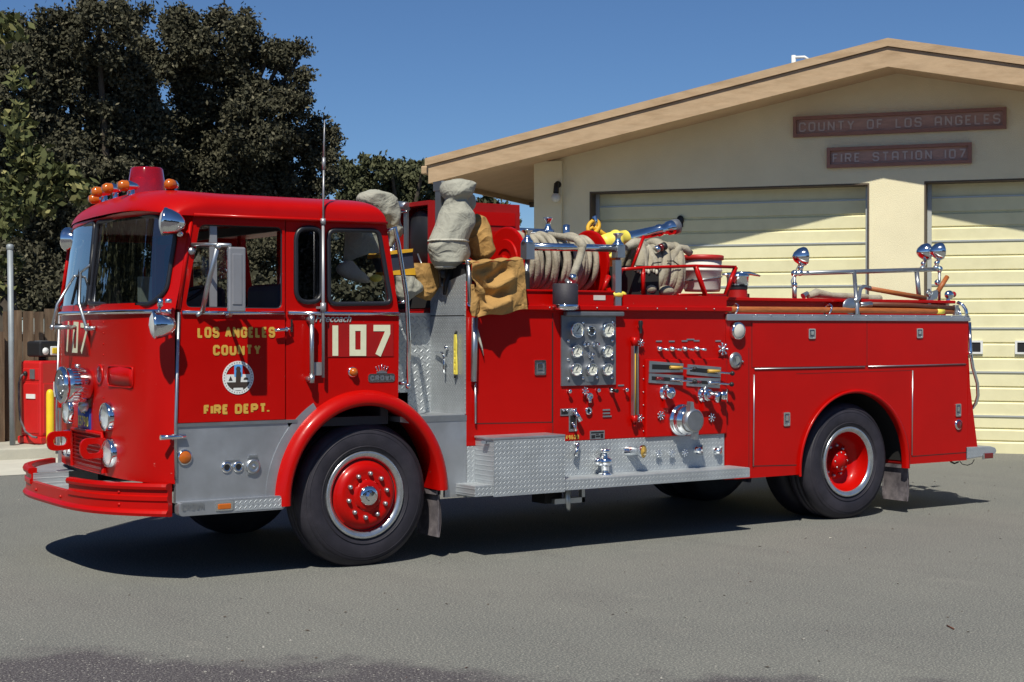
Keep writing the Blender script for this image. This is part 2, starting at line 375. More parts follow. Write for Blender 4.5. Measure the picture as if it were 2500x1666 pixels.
    def build(s, name, parent=None, label=None, bevel=0, fix=True, shade=None):
        me = bpy.data.meshes.new(name); me.from_pydata(s.v, [], s.f)
        for m in s.mats: me.materials.append(M[m])
        me.polygons.foreach_set('material_index', s.fm); me.polygons.foreach_set('use_smooth', s.sm)
        if fix:
            bm = bmesh.new(); bm.from_mesh(me); bmesh.ops.remove_doubles(bm, verts=bm.verts, dist=1e-5)
            bmesh.ops.recalc_face_normals(bm, faces=bm.faces); bm.to_mesh(me); bm.free()
        me.update(); o = bpy.data.objects.new(name, me); col.objects.link(o)
        if parent: o.parent = parent
        if label: o['label'] = label
        if bevel:
            b = o.modifiers.new('edge', 'BEVEL'); b.width = bevel; b.segments = 2; b.limit_method = 'ANGLE'; b.angle_limit = R(40)
        return o

def tag(o, label, cat, group=None, kind=None):
    o['label'] = label; o['category'] = cat
    if group: o['group'] = group
    if kind: o['kind'] = kind
    return o
def thing(name, label, cat, loc=(0, 0, 0), group=None):
    o = bpy.data.objects.new(name, None); col.objects.link(o); o.location = loc; o.empty_display_size = 0.2
    return tag(o, label, cat, group)
def structure(o): o['kind'] = 'structure'; return o
def arc(cx, cz, r, a0, a1, n, rz=None): return [(cx + r * math.cos(R(a0 + (a1 - a0) * i / n)), cz + (rz or r) * math.sin(R(a0 + (a1 - a0) * i / n))) for i in range(n + 1)]
def rrect(x0, z0, x1, z1, r, n=4):
    return arc(x1 - r, z1 - r, r, 0, 90, n) + arc(x0 + r, z1 - r, r, 90, 180, n) + arc(x0 + r, z0 + r, r, 180, 270, n) + arc(x1 - r, z0 + r, r, 270, 360, n)
def rounded(poly, r, n=4):
    """round the corners of a polygon"""
    out = []; k = len(poly)
    for i in range(k):
        p = Vector(poly[i]); a = Vector(poly[i - 1]) - p; b = Vector(poly[(i + 1) % k]) - p
        rr = min(r, a.length * 0.45, b.length * 0.45); A = p + a.normalized() * rr; B = p + b.normalized() * rr
        for j in range(n + 1):
            t = j / n; out.append(tuple(A * (1 - t) ** 2 + p * 2 * t * (1 - t) + B * t * t))
    return out

# letters drawn as strokes in a unit cell
G_ = {
 'O': [[(0, .15), (0, .85), (.2, 1), (.8, 1), (1, .85), (1, .15), (.8, 0), (.2, 0), 'c']],
 'C': [[(1, .72), (1, .85), (.8, 1), (.2, 1), (0, .85), (0, .15), (.2, 0), (.8, 0), (1, .15), (1, .28)]],
 'G': [[(1, .72), (1, .85), (.8, 1), (.2, 1), (0, .85), (0, .15), (.2, 0), (.8, 0), (1, .15), (1, .48), (.55, .48)]],
 'S': [[(1, .76), (1, .85), (.8, 1), (.2, 1), (0, .85), (0, .66), (.2, .53), (.8, .5), (1, .37), (1, .15), (.8, 0), (.2, 0), (0, .15), (0, .24)]],
 'L': [[(0, 1), (0, 0), (1, 0)]], 'A': [[(0, 0), (.5, 1), (1, 0)], [(.2, .3), (.8, .3)]], 'N': [[(0, 0), (0, 1), (1, 0), (1, 1)]],
 'E': [[(1, 1), (0, 1), (0, 0), (1, 0)], [(0, .52), (.8, .52)]], 'U': [[(0, 1), (0, .15), (.2, 0), (.8, 0), (1, .15), (1, 1)]],
 'T': [[(0, 1), (1, 1)], [(.5, 1), (.5, 0)]], 'Y': [[(0, 1), (.5, .48), (1, 1)], [(.5, .48), (.5, 0)]], 'F': [[(1, 1), (0, 1), (0, 0)], [(0, .52), (.8, .52)]],
 'I': [[(.5, 0), (.5, 1)]], '1': [[(.5, 0), (.5, 1)]], 'R': [[(0, 0), (0, 1), (.8, 1), (1, .85), (1, .62), (.8, .47), (0, .47)], [(.55, .47), (1, 0)]],
 'P': [[(0, 0), (0, 1), (.8, 1), (1, .85), (1, .6), (.8, .45), (0, .45)]], 'D': [[(0, 0), (0, 1), (.75, 1), (1, .82), (1, .18), (.75, 0), 'c']],
 '7': [[(0, 1), (1, 1), (.3, 0)]], '.': [[(.5, 0), (.5, .2)]], 'W': [[(0, 1), (.25, 0), (.5, .7), (.75, 0), (1, 1)]],
 '4': [[(.75, 0), (.75, 1), (0, .3), (1, .3)]], '9': [[(1, .5), (.2, .5), (0, .62), (0, .88), (.2, 1), (.8, 1), (1, .88), (1, .12), (.8, 0), (.2, 0)]],
 '6': [[(.9, 1), (.2, 1), (0, .85), (0, .12), (.2, 0), (.8, 0), (1, .12), (1, .4), (.8, .52), (0, .52)]], '2': [[(0, .8), (0, .87), (.2, 1), (.8, 1), (1, .87), (1, .6), (0, .12), (0, 0), (1, 0)]],
 '5': [[(1, 1), (0, 1), (0, .55), (.8, .55), (1, .42), (1, .13), (.8, 0), (0, 0)]],
 'a': [[(0, 0), (0, .85), (.2, 1), (.8, 1), (1, .85), (1, 0)], [(0, .38), (1, .38)]],
}
G_['0'] = G_['O']
NARROW = {'I': .15, '1': .15, '.': .15, 'E': .85, 'F': .85, 'L': .85}
def letters(mb, text, x0, x1, z0, z1, w, y0, y1, space=0.7, gap=0.45, fn=None, slope=0.0):
    """one line of stroke lettering between x0..x1, baseline z0, cap height z1 - z0"""
    widths = [space if ch == ' ' else NARROW.get(ch, 1.0) for ch in text]
    tot = sum(widths) + gap * (len(text) - 1); u = (x1 - x0) / tot; x = x0
    for ch, cw in zip(text, widths):
        si = 0
        if ch != ' ':
            for st in G_[ch]:
                closed = st[-1] == 'c'; pts = st[:-1] if closed else st
                mid = (cw < .3)
                P2 = [(x + u * cw * .5 + (p[0] - .5) * (u - w if mid else u * cw - w), z0 + w / 2 + p[1] * (z1 - z0 - w) + slope * (x - x0)) for p in pts]
                segs = list(zip(P2, P2[1:] + P2[:1])) if closed else list(zip(P2, P2[1:]))
                front, st_ = (y1, 1.2e-4) if y0 == 0 else (y0, -1.2e-4); F_ = fn or (lambda a, b, c: (a, c, b))
                for k_, (pa, pb) in enumerate(segs):   # one flat bar per stroke, round joints
                    pa, pb = Vector(pa), Vector(pb); n_ = (pb - pa).normalized(); n_ = Vector((-n_.y, n_.x)) * w / 2; d_ = front + si * st_; si += 1
                    mb.add([F_(*q_, d_) for q_ in (pa + n_, pa - n_, pb - n_, pb + n_)], [(0, 1, 2, 3)])
                    if closed or k_ < len(segs) - 1:
                        d_ = front + si * st_; si += 1
                        mb.add([F_(pb.x + w / 2 * math.cos(t_), pb.y + w / 2 * math.sin(t_), d_) for t_ in [math.pi * j_ / 5 for j_ in range(10)]], [tuple(range(10))])
        x += u * (cw + gap)

# ================================================================ SETTING
g = MB('asphalt'); g.add([(-400, -400, 0), (400, -400, 0), (400, 600, 0), (-400, 600, 0)], [(0, 1, 2, 3)])
structure(g.build('ground'))
g = MB('gutter'); g.add([(-30, 8.25, .004), (6.0, 8.25, .004), (6.0, 10.32, .004), (-30, 10.32, .004)], [(0, 1, 2, 3)])
structure(g.build('gutter_apron'))
g = MB('concrete'); g.box((-30, 10.32, -.05), (6.3, 10.52, .15)); g.box((-30, 10.525, -.05), (6.3, 13.5, .147))
structure(g.build('kerb', bevel=.02))

# loose stones on the worn strip near the camera
def stones(n):
    vs = []; fs = []
    k = 0
    while k < n:
        d = rng.uniform(-4.9, -2.6); s_ = rng.uniform(-9, 3.5)
        if rng.random() > (1.0 if d + s_ * .22 < -3.1 else 0.25): continue
        p = np.array([-0.2 + .559 * (d + .2) + .829 * s_ , .829 * (d + .2) - .559 * s_ + 0.0])
        r = .0025 + .007 * rng.random() ** 3
        for c in ((1, 0, .2), (-.5, .85, .2), (-.5, -.85, .25), (0, 0, 1.1)):
            vs.append((p[0] + r * c[0] * rng.uniform(.7, 1.3), p[1] + r * c[1] * rng.uniform(.7, 1.3), r * c[2]))
        fs += [(4 * k, 4 * k + 1, 4 * k + 3), (4 * k + 1, 4 * k + 2, 4 * k + 3), (4 * k + 2, 4 * k, 4 * k + 3)]
        k += 1
    m = MB('gravel'); m.add(vs, fs); return m
mat('gravel', (0.36, 0.34, 0.31), rough=0.9, var=0.6, vscale=3)
o = stones(1500).build('loose_gravel', fix=False); o['kind'] = 'stuff'
def debris(n):
    m_ = MB('jamb'); g2 = np.random.default_rng(3)
    for k in range(n):
        m_.use('jamb' if k % 9 else ('canvas_hem' if k % 2 else 'wood_dark')); d = g2.uniform(-4.6, 9); s_ = g2.uniform(-9, 11); x, y = .559 * d + .829 * s_ - 1, .829 * d - .559 * s_
        if y > 8: continue
        r = g2.uniform(.003, .0085); a = g2.uniform(0, 6.3); l = g2.uniform(1, 2.6); c, s = math.cos(a), math.sin(a)
        m_.add([(x + r * l * c, y + r * l * s, .003), (x - r * s, y + r * c, .006), (x - r * l * c, y - r * l * s, .003), (x + r * s, y - r * c, .008)], [(0, 1, 2, 3)])
    return m_
o = debris(650).build('ground_litter', fix=False); o['kind'] = 'stuff'
m = MB('wood_dark')
m.tube([(*(1.656,-3.766), .006), (*(1.608,-3.856), .006)], .004, 5); m.build('twig').name = 'twig'
tag(bpy.data.objects['twig'], 'thin dark twig lying on the asphalt in the right foreground', 'twig')

# ---------------------------------------------------------------- fire station
ST = thing('fire_station', 'low cream stucco fire station with broad brown gable roof and roll-up bay doors', 'building', (11.274, 4.241, 0))
ST.rotation_euler.z = R(-54)
RID = -0.806; SL = 0.2024
def rz(s, z0=5.06): return z0 - SL * abs(s - RID)
DL = (-5.138, -1.165); DR = (-0.435, 3.54); DH = 3.655; S0, S1 = -5.97, 4.36; REC = .28
w = MB('stucco')
w.prism([(S0, -.05), (DL[0], -.05), (DL[0], DH), (DL[1], DH), (DL[1], -.05), (DR[0], -.05), (DR[0], DH), (DR[1], DH), (DR[1], -.05), (S1, -.05), (S1, rz(S1, 5.135)), (RID, 5.135), (S0, rz(S0, 5.135))], 0, REC + .1)
w.box((S0, REC + .1, -.05), (S0 + .2, 14, 3.9)); w.box((S1 - .2, REC + .1, -.05), (S1, 14, 3.9)); w.box((S0 + .2, 13.8, -.05), (S1 - .2, 14, 3.9))
w.box((S0 - .004, -.055, -.05), (S0 + .42, -.001, rz(S0 + .2, 5.12)))
w.build('wall', ST)
def gable(z_lo, z_hi, y0, y1, s_l=-7.25, s_r=5.64, m='fascia'):
    q = MB(m); q.prism([(s_l, rz(s_l, z_lo)), (RID, z_lo), (s_r, rz(s_r, z_lo)), (s_r, rz(s_r, z_hi)), (RID, z_hi), (s_l, rz(s_l, z_hi))], y0, y1); return q
gable(5.06, 5.315, -1.0, -.945).build('fascia', ST)
gable(5.322, 5.425, -1.035, -.95, -7.29, 5.68).build('roof_edge_board', ST)
gable(5.085, 5.31, -.94, -.76, -7.2, 5.6, 'soffit').build('barge_board', ST)
r_ = gable(5.125, 5.30, -.755, 14.6, -7.2, 5.6, 'soffit'); r_.use('shingle')
r_.prism([(-7.28, rz(-7.28, 5.305)), (RID, 5.305), (5.67, rz(5.67, 5.305)), (5.67, rz(5.67, 5.40)), (RID, 5.40), (-7.28, rz(-7.28, 5.40))], -.93, 14.6)
rf = r_.build('roof', ST)
for sx in (-7.24, 5.59):
    f_ = MB('fascia'); f_.box((sx, -.94, rz(sx, 5.06)), (sx + .045, 14.6, rz(sx, 5.30))); f_.build('eave_board', ST)
f_ = MB('fascia'); f_.rbox((-7.40, -.93, 3.90), (-7.245, 14.6, 4.02), .02); f_.build('gutter', ST)
for y_ in (3.2, 8.2): f_ = MB('jamb'); f_.box((-7.19, y_, 3.72), (S0 - .01, y_ + .06, 3.80)); f_.build('rafter', ST)
va, vz = (-2.607,5.870); vb, _ = (-2.389,5.816); v_ = MB('white'); v_.tube([(va, 2.4, vz - .6), (va, 2.4, vz)], .035, 8); v_.tube([(va - .02, 2.4, vz - .03), (vb - .05, 2.4, vz - .035), (vb + .03, 2.4, vz - .09)], .022, 8); v_.build('vent_pipe', rf)

def bay_door(D, name):
    d = MB('door_cream'); y = REC
    def strip(za, ya, zb, yb):
        d.add([(D[0], ya, za), (D[1], ya, za), (D[1], yb, zb), (D[0], yb, zb)], [(0, 1, 2, 3)])
    secs = [0.0, .50, 1.09, 1.68, 2.27, 2.86, 3.45, DH + .02]
    seams = []
    for i, (a, b) in enumerate(zip(secs[:-1], secs[1:])):
        h = b - a; zs = [a]
        if h > .45:
            g1, g2 = a + h / 3, a + 2 * h / 3
            last = a
            for gz in (g1, g2):
                strip(last, y, gz - .030, y - .012); strip(gz - .030, y - .012, gz - .006, y + .022); strip(gz - .006, y + .022, gz + .006, y + .022); strip(gz + .006, y + .022, gz + .012, y); last = gz + .012
            strip(last, y, b, y - .008)
        else: strip(a, y, b, y)
        if i: seams.append(a)
    o = d.build(name, ST, fix=False)
    t = MB('seam_alum')
    for z in seams: t.box((D[0], y - .022, z - .010), (D[1], y + .03, z + .012))
    t.build('seam', o)
    k = MB('jamb'); k.box((D[0] - .002, -.006, 0), (D[0] + .02, REC + .05, DH)); k.box((D[1] - .02, -.006, 0), (D[1] + .002, REC + .05, DH)); k.box((D[0] + .02, .0, DH - .02), (D[1] - .02, REC + .05, DH + .002))
    k.use('seam_alum'); k.box((D[0] + .02, REC - .05, 0), (D[0] + .075, REC - .015, DH - .02)); k.box((D[1] - .075, REC - .05, 0), (D[1] - .02, REC - .015, DH - .02))
    k.build('door_frame', o)
    for j in range(5):
        c = D[0] + .60 + j * .70
        f = MB('white'); f.prism(rrect(c - .145, 1.335, c + .145, 1.515, .01), y - .03, y - .004, [rrect(c - .115, 1.36, c + .115, 1.49, .008)[::-1]]); wo = f.build('window', o)
        f = MB('black'); f.box((c - .115, y - .018, 1.36), (c + .115, y - .006, 1.49)); f.build('pane', wo)
    return o
bd = bay_door(DL, 'bay_door'); h_ = MB('black'); h_.ball((-3.86, REC - .02, 3.23), (.055, .03, .07)); h_.box((-3.9, REC - .03, 3.13), (-3.82, REC - .015, 3.2)); h_.build('handle', bd)
bay_door(DR, 'bay_door')

def sign(name, label, corners, text, space, gap):
    (a, za), (b, zb), (c_, zc), (d_, zd) = corners
    s0 = (a + d_) / 2; s1 = (b + c_) / 2; z1 = (za + zb) / 2; z0 = (zc + zd) / 2
    t = thing(name, label, 'sign', (11.274, 4.241, 0)); t.rotation_euler.z = R(-54)
    f = MB('sign_frame'); e = .045
    f.prism([(s0, z0), (s1, z0), (s1, z1), (s0, z1)], -.07, -.004, [[(s0 + e, z0 + e), (s0 + e, z1 - e), (s1 - e, z1 - e), (s1 - e, z0 + e)]])
    f.build('frame', t)
    p = MB('sign_wood'); p.box((s0 + e + .001, -.02, z0 + e + .001), (s1 - e - .001, -.006, z1 - e - .001)); p.build('board', t)
    l = MB('sign_letter'); letters(l, text, s0 + e + .03, s1 - e - .03, z0 + e + .025, z1 - e - .035, .022, -.034, -.0205, space, gap); l.build('lettering', t)
sign('sign_board', 'long dark wooden sign reading COUNTY OF LOS ANGELES under the gable peak', [(-2.192,4.596),(0.616,4.596),(0.617,4.310),(-2.187,4.316)], 'COUNTY OF LOS aNGELES', 1.0, .38)
sign('sign_board', 'shorter brown wooden sign reading FIRE STATION 107 below the longer one', [(-1.732,4.154),(0.179,4.147),(0.177,3.875),(-1.726,3.871)], 'FIRE STaTION 107', 1.0, .42)

t = thing('wall_lamp', 'small bare-bulb wall lamp on the left pilaster of the fire station', 'lamp', (11.274, 4.241, 0)); t.rotation_euler.z = R(-54)
ls, lz = (-5.602,3.719)
q = MB('black'); q.lathe((ls, -.056, lz + .05), (0, -1, 0), [(0, 0), (.05, 0), (.05, .02), (.02, .03), (.02, .08)]); q.lathe((ls, -.135, lz + .06), (0, -.15, -1), [(0, 0), (.035, .0), (.04, .09), (.042, .14)], 14); q.build('socket', t)
q = MB('bucket_white'); q.ball((ls, -.165, lz - .15), .068); q.build('bulb', t)

# ---------------------------------------------------------------- fence, pole, fuel pump, bollard
def fence(x0, x1, y, top, label):
    m = MB('fence_wood'); x = x0
    while x < x1:
        bw = random.uniform(.12, .15); h = top + random.uniform(-.03, .03); yy = y + random.uniform(-.012, .012)
        m.box((x, yy, .12), (min(x + bw, x1), yy + .02, h)); x += bw + random.uniform(.006, .016)
    t = thing('wooden_fence', label, 'fence', (x0, y, 0))
    o = m.build('boards', t); o.matrix_parent_inverse = t.matrix_world.inverted() if False else Matrix.Translation((-x0, -y, 0))
    r2 = MB('fence_wood'); r2.box((x0, y + .036, .5), (x1, y + .08, .6)); r2.box((x0, y + .036, 1.5), (x1, y + .08, 1.6)); o = r2.build('rail', t); o.matrix_parent_inverse = Matrix.Translation((-x0, -y, 0))
fence(.78, 11.0, 11.65, 1.93, 'weathered brown board fence behind the red fuel pump')
fence(-9.0, .77, 11.55, 1.62, 'lower weathered board fence left of the grey pole')

pb = (0.678,10.883)
ptop = (0.68,10.98,2.73,0.04)
t = thing('steel_pole', 'plain grey steel pole with a capped top in front of the fence', 'pole', (*pb, .15))
q = MB('pole_grey'); q.tube([(0, 0, 0), (ptop[0] - pb[0], ptop[1] - pb[1], ptop[2] - .15)], .037, 12); q.build('shaft', t)
q = MB('pole_grey'); q.lathe((ptop[0] - pb[0], ptop[1] - pb[1], ptop[2] - .17), (0, 0, 1), [(.037, 0), (.047, .01), (.047, .06), (.03, .075), (0, .08)], 12); q.build('cap', t)

bb = (1.084,10.600,0.218)[:2]
t = thing('bollard', 'yellow steel bollard with a rounded top beside the fuel pump', 'bollard', (*bb, .15))
q = MB('yellow'); q.lathe((0, 0, 0), (0, 0, 1), [(.05, 0), (.05, .66), (.045, .70), (.028, .725), (0, .733)], 16); q.build('post', t)
q = MB('concrete'); q.lathe((0, 0, 0), (0, 0, 1), [(.075, -.01), (.075, .012), (.05, .02)], 16); q.build('footing', t)

t = thing('fuel_pump', 'old red fuel pump with a black light box on top by the fence', 'fuel pump', (*(1.021,10.784), .15)); t.rotation_euler.z = R(24)
q = MB('pump_red'); q.rbox((0, 0, .09), (.42, .40, 1.10), .035); q.rbox((.035, -.012, .14), (.385, .05, .80), .01); q.rbox((-.012, .035, .14), (.05, .365, .80), .01); q.rbox((-.01, .03, .84), (.05, .37, 1.0), .012); q.build('cabinet', t)
q = MB('pump_red'); q.rbox((-.03, -.03, 0), (.45, .43, .10), .02); q.build('base', t)
q = MB('panel_grey'); q.box((-.022, .10, .86), (-.011, .19, .99)); q.build('dial_window', t)
q = MB('white'); q.box((-.024, .09, .60), (-.013, .26, .66)); q.build('plate', t)
q = MB('white'); q.box((.20, -.026, .62), (.36, -.014, .82)); q.build('notice', t, 'white notice on the right-hand face')
q = MB('black'); q.ball((-.03, .265, .93), (.03, .03, .035)); q.build('nozzle_holder', t)
q = MB('rubber_grey'); q.tube([(-.03, .265, .93), (-.07, .30, .90), (-.08, .33, .80), (-.08, .33, .55), (-.10, .28, .32), (-.12, .16, .17), (-.13, .02, .11), (-.12, -.06, .10)], .015, 8); q.build('hose', t)
q = MB('black'); q.tube([(.2, .2, 1.09), (.2, .2, 1.16)], .05, 10); q.rbox((.05, .06, 1.15), (.37, .34, 1.36), .03)
so = q.build('light_box', t)
q = MB('white'); q.lathe((.13, .06, 1.225), (0, -1, 0), [(.05, 0), (.045, .02), (0, .025)], 12); q.build('white_lamp', so)
q = MB('white'); q.rbox((.21, .04, 1.17), (.355, .066, 1.29), .02); q.use('yellow'); q.rbox((.228, .03, 1.19), (.337, .055, 1.27), .015); q.build('amber_lamp', so)
q = MB('panel_grey'); q.box((.07, .08, 1.355), (.2, .2, 1.367)); q.build('vent_plate', so)

# ---------------------------------------------------------------- trees
def leaf_cloud(blobs, dens, size, droop=0.2, hole=0.35, seed=1):
    """thousands of separate leaves spread through the outer part of each clump"""
    g_ = np.random.default_rng(seed); C_ = []
    for (x, y, z, r) in blobs:
        n = int(dens * r * r * 12)
        # twigs: leaves gather around random sub-clumps so sky shows between them
        k = max(8, int(r * r * 70)); d = g_.normal(size=(k, 3)); d /= np.linalg.norm(d, axis=1)[:, None]
        d[:, 1] = np.where(g_.random(k) < .75, -np.abs(d[:, 1]), d[:, 1])
        rad = r * (1 - hole * g_.random(k) ** 1.3) * g_.uniform(.82, 1.16, k) * np.where(g_.random(k) < .12, 1.22, 1.0); sub = d * rad[:, None] * np.array([1, .8, 1])
        idx = g_.integers(0, k, n); p = sub[idx] + g_.normal(size=(n, 3)) * np.array([.115, .115, .10]) * (0.6 + .4 * min(r, 1.5))
        C_.append(p + np.array([x, y, z]))
    c = np.concatenate(C_); c = c[c[:, 2] > .25]; n = len(c)
    a = g_.normal(size=(n, 3)); a[:, 2] -= droop; a /= np.linalg.norm(a, axis=1)[:, None]
    b = np.cross(a, g_.normal(size=(n, 3))); b /= np.linalg.norm(b, axis=1)[:, None]
    s = size * g_.uniform(.6, 1.35, n)[:, None]; a = a * s; b = b * s * .55
    v = np.stack([c - a, c + b, c + a, c - b], 1).reshape(-1, 3)
    return v, n
def leaf_mesh(name, v, n, m, parent):
    me = bpy.data.meshes.new(name); me.vertices.add(len(v)); me.vertices.foreach_set('co', v.astype(np.float32).ravel())
    me.loops.add(4 * n); me.loops.foreach_set('vertex_index', np.arange(4 * n, dtype=np.int32))
    me.polygons.add(n); me.polygons.foreach_set('loop_start', np.arange(0, 4 * n, 4, dtype=np.int32)); me.polygons.foreach_set('loop_total', np.full(n, 4, dtype=np.int32))
    me.update(calc_edges=True); me.validate(); me.materials.append(M[m])
    o = bpy.data.objects.new(name, me); col.objects.link(o); o.parent = parent; return o
def tree(label, blobs, m, dens, size, base, name='tree', cat='tree', group=None, seed=1, hole=.35):
    t = thing(name, label, cat, (*base, 0), group)
    off = np.array([base[0], base[1], 0.0]); bl = [(x - off[0], y - off[1], z, r) for x, y, z, r in blobs]
    v, n = leaf_cloud(bl, dens, size, seed=seed, hole=hole); leaf_mesh('crown', v, n, m, t)
    tr = MB('bark'); cz = max(1.5, np.mean([q[2] for q in bl]) * .6)
    tr.tube([(0, 0, -.1), (.05, .02, cz * .5), (0, .05, cz)], [.24, .18, .14], 9)
    for i, (x, y, z, r) in enumerate(bl if name == 'tree' else ()):
        tr.tube([(0, .05, cz * .9), (x * .5, y * .5 + .3 * r, (cz + z) / 2 + .2), (x, y + .35 * r, z), (x + .3 * r * math.sin(i), y + .3 * r, z + r * .45)], [.10, .07, .035, .008], 6)
    tr.build('trunk', t, fix=False); return t
A = [(3.01,18.55,6.10,0.74), (3.82,18.61,6.73,0.76), (4.28,17.70,7.11,0.63), (4.24,18.92,5.85,0.93), (3.43,19.46,4.88,0.89), (4.72,18.60,6.25,0.77), (5.23,18.85,5.18,0.82), (3.88,18.55,4.34,0.96), (4.77,18.54,3.98,0.89), (3.43,19.45,3.58,0.89), (4.10,18.99,3.25,0.89), (3.11,19.70,7.07,0.41), (5.55,19.25,7.00,0.25), (4.19,19.53,2.54,0.74), (4.94,19.02,2.62,0.74), (3.50,19.99,2.62,0.66)]
tree('tall dark green tree at the left behind the fence', A, 'leaf_oak', 1700, .044, (A[8][0], A[8][1]), seed=3)
B_ = [(6.25,18.79,7.08,0.67), (6.94,18.32,7.12,0.67), (7.71,18.40,6.53,0.61), (7.06,19.44,6.14,0.95), (7.53,17.91,5.57,0.67), (7.63,19.04,4.92,0.95), (6.48,19.81,4.92,1.00), (7.88,17.68,6.92,0.27), (8.12,17.52,6.54,0.17), (8.00,17.60,5.99,0.30), (8.72,18.31,5.36,0.38), (8.98,18.13,5.66,0.17), (8.88,18.19,4.79,0.45), (7.03,20.04,4.01,1.01), (8.20,18.65,4.40,0.69), (7.22,18.13,7.59,0.20), (6.08,18.91,7.63,0.20), (6.09,20.10,6.92,0.29), (6.04,20.10,4.58,0.82), (6.18,19.99,2.84,0.87), (7.19,19.32,2.84,0.95), (8.19,18.64,3.02,0.87), (9.06,18.06,3.36,0.78), (8.20,17.47,7.08,0.10), (7.69,17.81,7.08,0.15), (9.14,18.02,5.36,0.12)]
tree('tall dark green tree with a ragged outline behind the engine cab', B_, 'leaf_oak', 1700, .044, (B_[13][0], B_[13][1]), seed=5)
Cc = [(14.64,27.58,5.48,0.59), (15.13,27.26,5.83,0.35), (16.02,27.86,5.69,0.60), (16.92,28.46,6.09,0.32), (16.81,27.33,5.57,0.54), (15.51,28.20,4.97,0.84), (16.31,27.66,4.97,0.84), (17.11,27.12,5.09,0.60), (14.30,27.82,5.95,0.35), (15.52,27.00,6.07,0.16), (14.89,27.42,6.13,0.16), (16.25,26.50,6.01,0.16), (15.61,28.12,3.77,0.96), (16.71,27.38,4.01,0.96)]
tree('paler olive tree far behind the cab and left of the station eave', Cc, 'leaf_far', 620, .075, (Cc[6][0], Cc[6][1]), seed=8)
Dd = [(19.84,28.89,4.94,0.54), (20.22,28.64,5.01,0.33), (20.46,28.48,4.79,0.19), (19.95,28.82,4.36,0.64), (19.36,29.22,4.69,0.62), (20.05,28.74,3.66,0.77), (20.53,28.42,4.17,0.26)]
tree('small far tree seen under the eave left of the station wall', Dd, 'leaf_far', 620, .075, (Dd[3][0], Dd[3][1]), seed=9)
E_ = [(1.40,13.60,6.08,0.23), (1.53,13.51,5.37,0.12), (1.50,13.52,4.67,0.27), (1.63,13.43,4.15,0.35), (2.00,13.18,3.96,0.29), (1.52,13.50,3.70,0.35), (2.29,12.98,3.70,0.19), (1.56,14.07,3.22,0.20), (1.53,14.08,2.63,0.18), (1.50,14.10,2.24,0.16), (1.84,13.28,3.64,0.26)]
tree('pale yellow-green leafy vine shrub spilling over the fence at the far left', E_, 'leaf_pale', 260, .075, (E_[8][0] , E_[8][1]), name='shrub', cat='shrub', seed=11, hole=.7)
Fb = [(2.70,16.30,2.15,0.33), (2.67,16.93,2.53,0.52), (3.22,16.55,2.23,0.44)]
tree('low dark bush just over the board fence beside the grey pole', Fb, 'leaf_oak', 1100, .05, (Fb[1][0], Fb[1][1]), name='bush', cat='bush', seed=12)
# more of the tree row, beyond the left edge of the picture: it shows in the windscreen and the chrome
for k_, (x_, y_) in enumerate(((-9.8, 18.0), (-13.5, 14.5), (-19.0, 13.0))):
    bl_ = [(x_, y_, 4.6, 2.6), (x_ + 2.0, y_ + .5, 3.4, 2.2), (x_ - 2.2, y_, 3.2, 2.2), (x_, y_ + .5, 6.8, 2.4), (x_ + 1.2, y_ + .5, 8.4, 1.6), (x_, y_ - .5, 2.0, 1.8)]
    tree(('dense dark tree along the fence, just beyond the picture edge', 'dense dark tree along the fence, second beyond the picture edge', 'dense dark tree along the fence, farthest beyond the picture edge')[k_], bl_, 'leaf_far', 110, .15, (x_, y_), seed=20 + k_)
Hb = [(6.57,14.90,2.17,0.42), (7.20,14.47,2.09,0.45), (8.07,14.49,2.17,0.50), (8.96,14.49,2.18,0.47), (9.61,14.06,2.26,0.47), (10.47,14.08,2.27,0.48), (5.95,15.32,2.17,0.42), (5.26,15.78,2.17,0.42)]
tree('long dark hedge growing behind the board fence', Hb, 'leaf_oak', 700, .06, (Hb[2][0], Hb[2][1]), name='hedge', cat='hedge', seed=14)
for k_, (x_, y_) in enumerate(((1, -33), (9, -36), (17, -38), (26, -38), (-8, -35))):   # unseen trees behind the camera, added to darken reflections in the side glass
    bl_ = [(x_, y_, 4.4, 2.9), (x_ + 2.8, y_ + .5, 3.0, 2.6), (x_ - 2.8, y_, 3.0, 2.6), (x_, y_ + .5, 6.2, 2.0), (x_ + 4, y_, 2.0, 2.2), (x_ - 4, y_, 2.0, 2.2)]
    tree('round dense tree added unseen behind the camera for the side glass reflections', bl_, 'leaf_far', 45, .22, (x_, y_), seed=30 + k_, group='unseen trees added for reflections')

# ================================================================ FIRE ENGINE (origin under the front axle, near side in the plane y = 0)
FE = thing('fire_engine', 'red fire engine numbered 107 with a chrome siren, parked before the fire station', 'fire engine')
W = 2.44; YC = 1.22
def part(mb, name, parent=FE, label=None, bevel=0, fix=True): return mb.build(name, parent, label, bevel, fix)
def fx(y, z):
    """front of the cab: a bowed nose with a raked windscreen above the belt"""
    t = max(0, (z - 1.79) / .64); u = min(1, abs(y - YC) / YC)
    return -1.43 + .13 * t - (.16 * (1 - u ** 6) + .06 * (1 - u * u)) * (1 + .27 * t) + .045 * y
def inside(p, poly):
    x, y = p; c = False; n = len(poly)
    for i in range(n):
        (x1, y1), (x2, y2) = poly[i], poly[i - 1]
        if (y1 > y) != (y2 > y) and x < (x2 - x1) * (y - y1) / (y2 - y1) + x1: c = not c
    return c
def fn_front(off):
    def f(y, z):
        e = .004; dy = (fx(y + e, z) - fx(y - e, z)) / (2 * e) if 0.004 < y < W - .004 else (.9 if y < 1 else -.9)
        n = Vector((-1, dy, 0)).normalized(); return Vector((fx(y, z), y, z)) + n * off
    return f
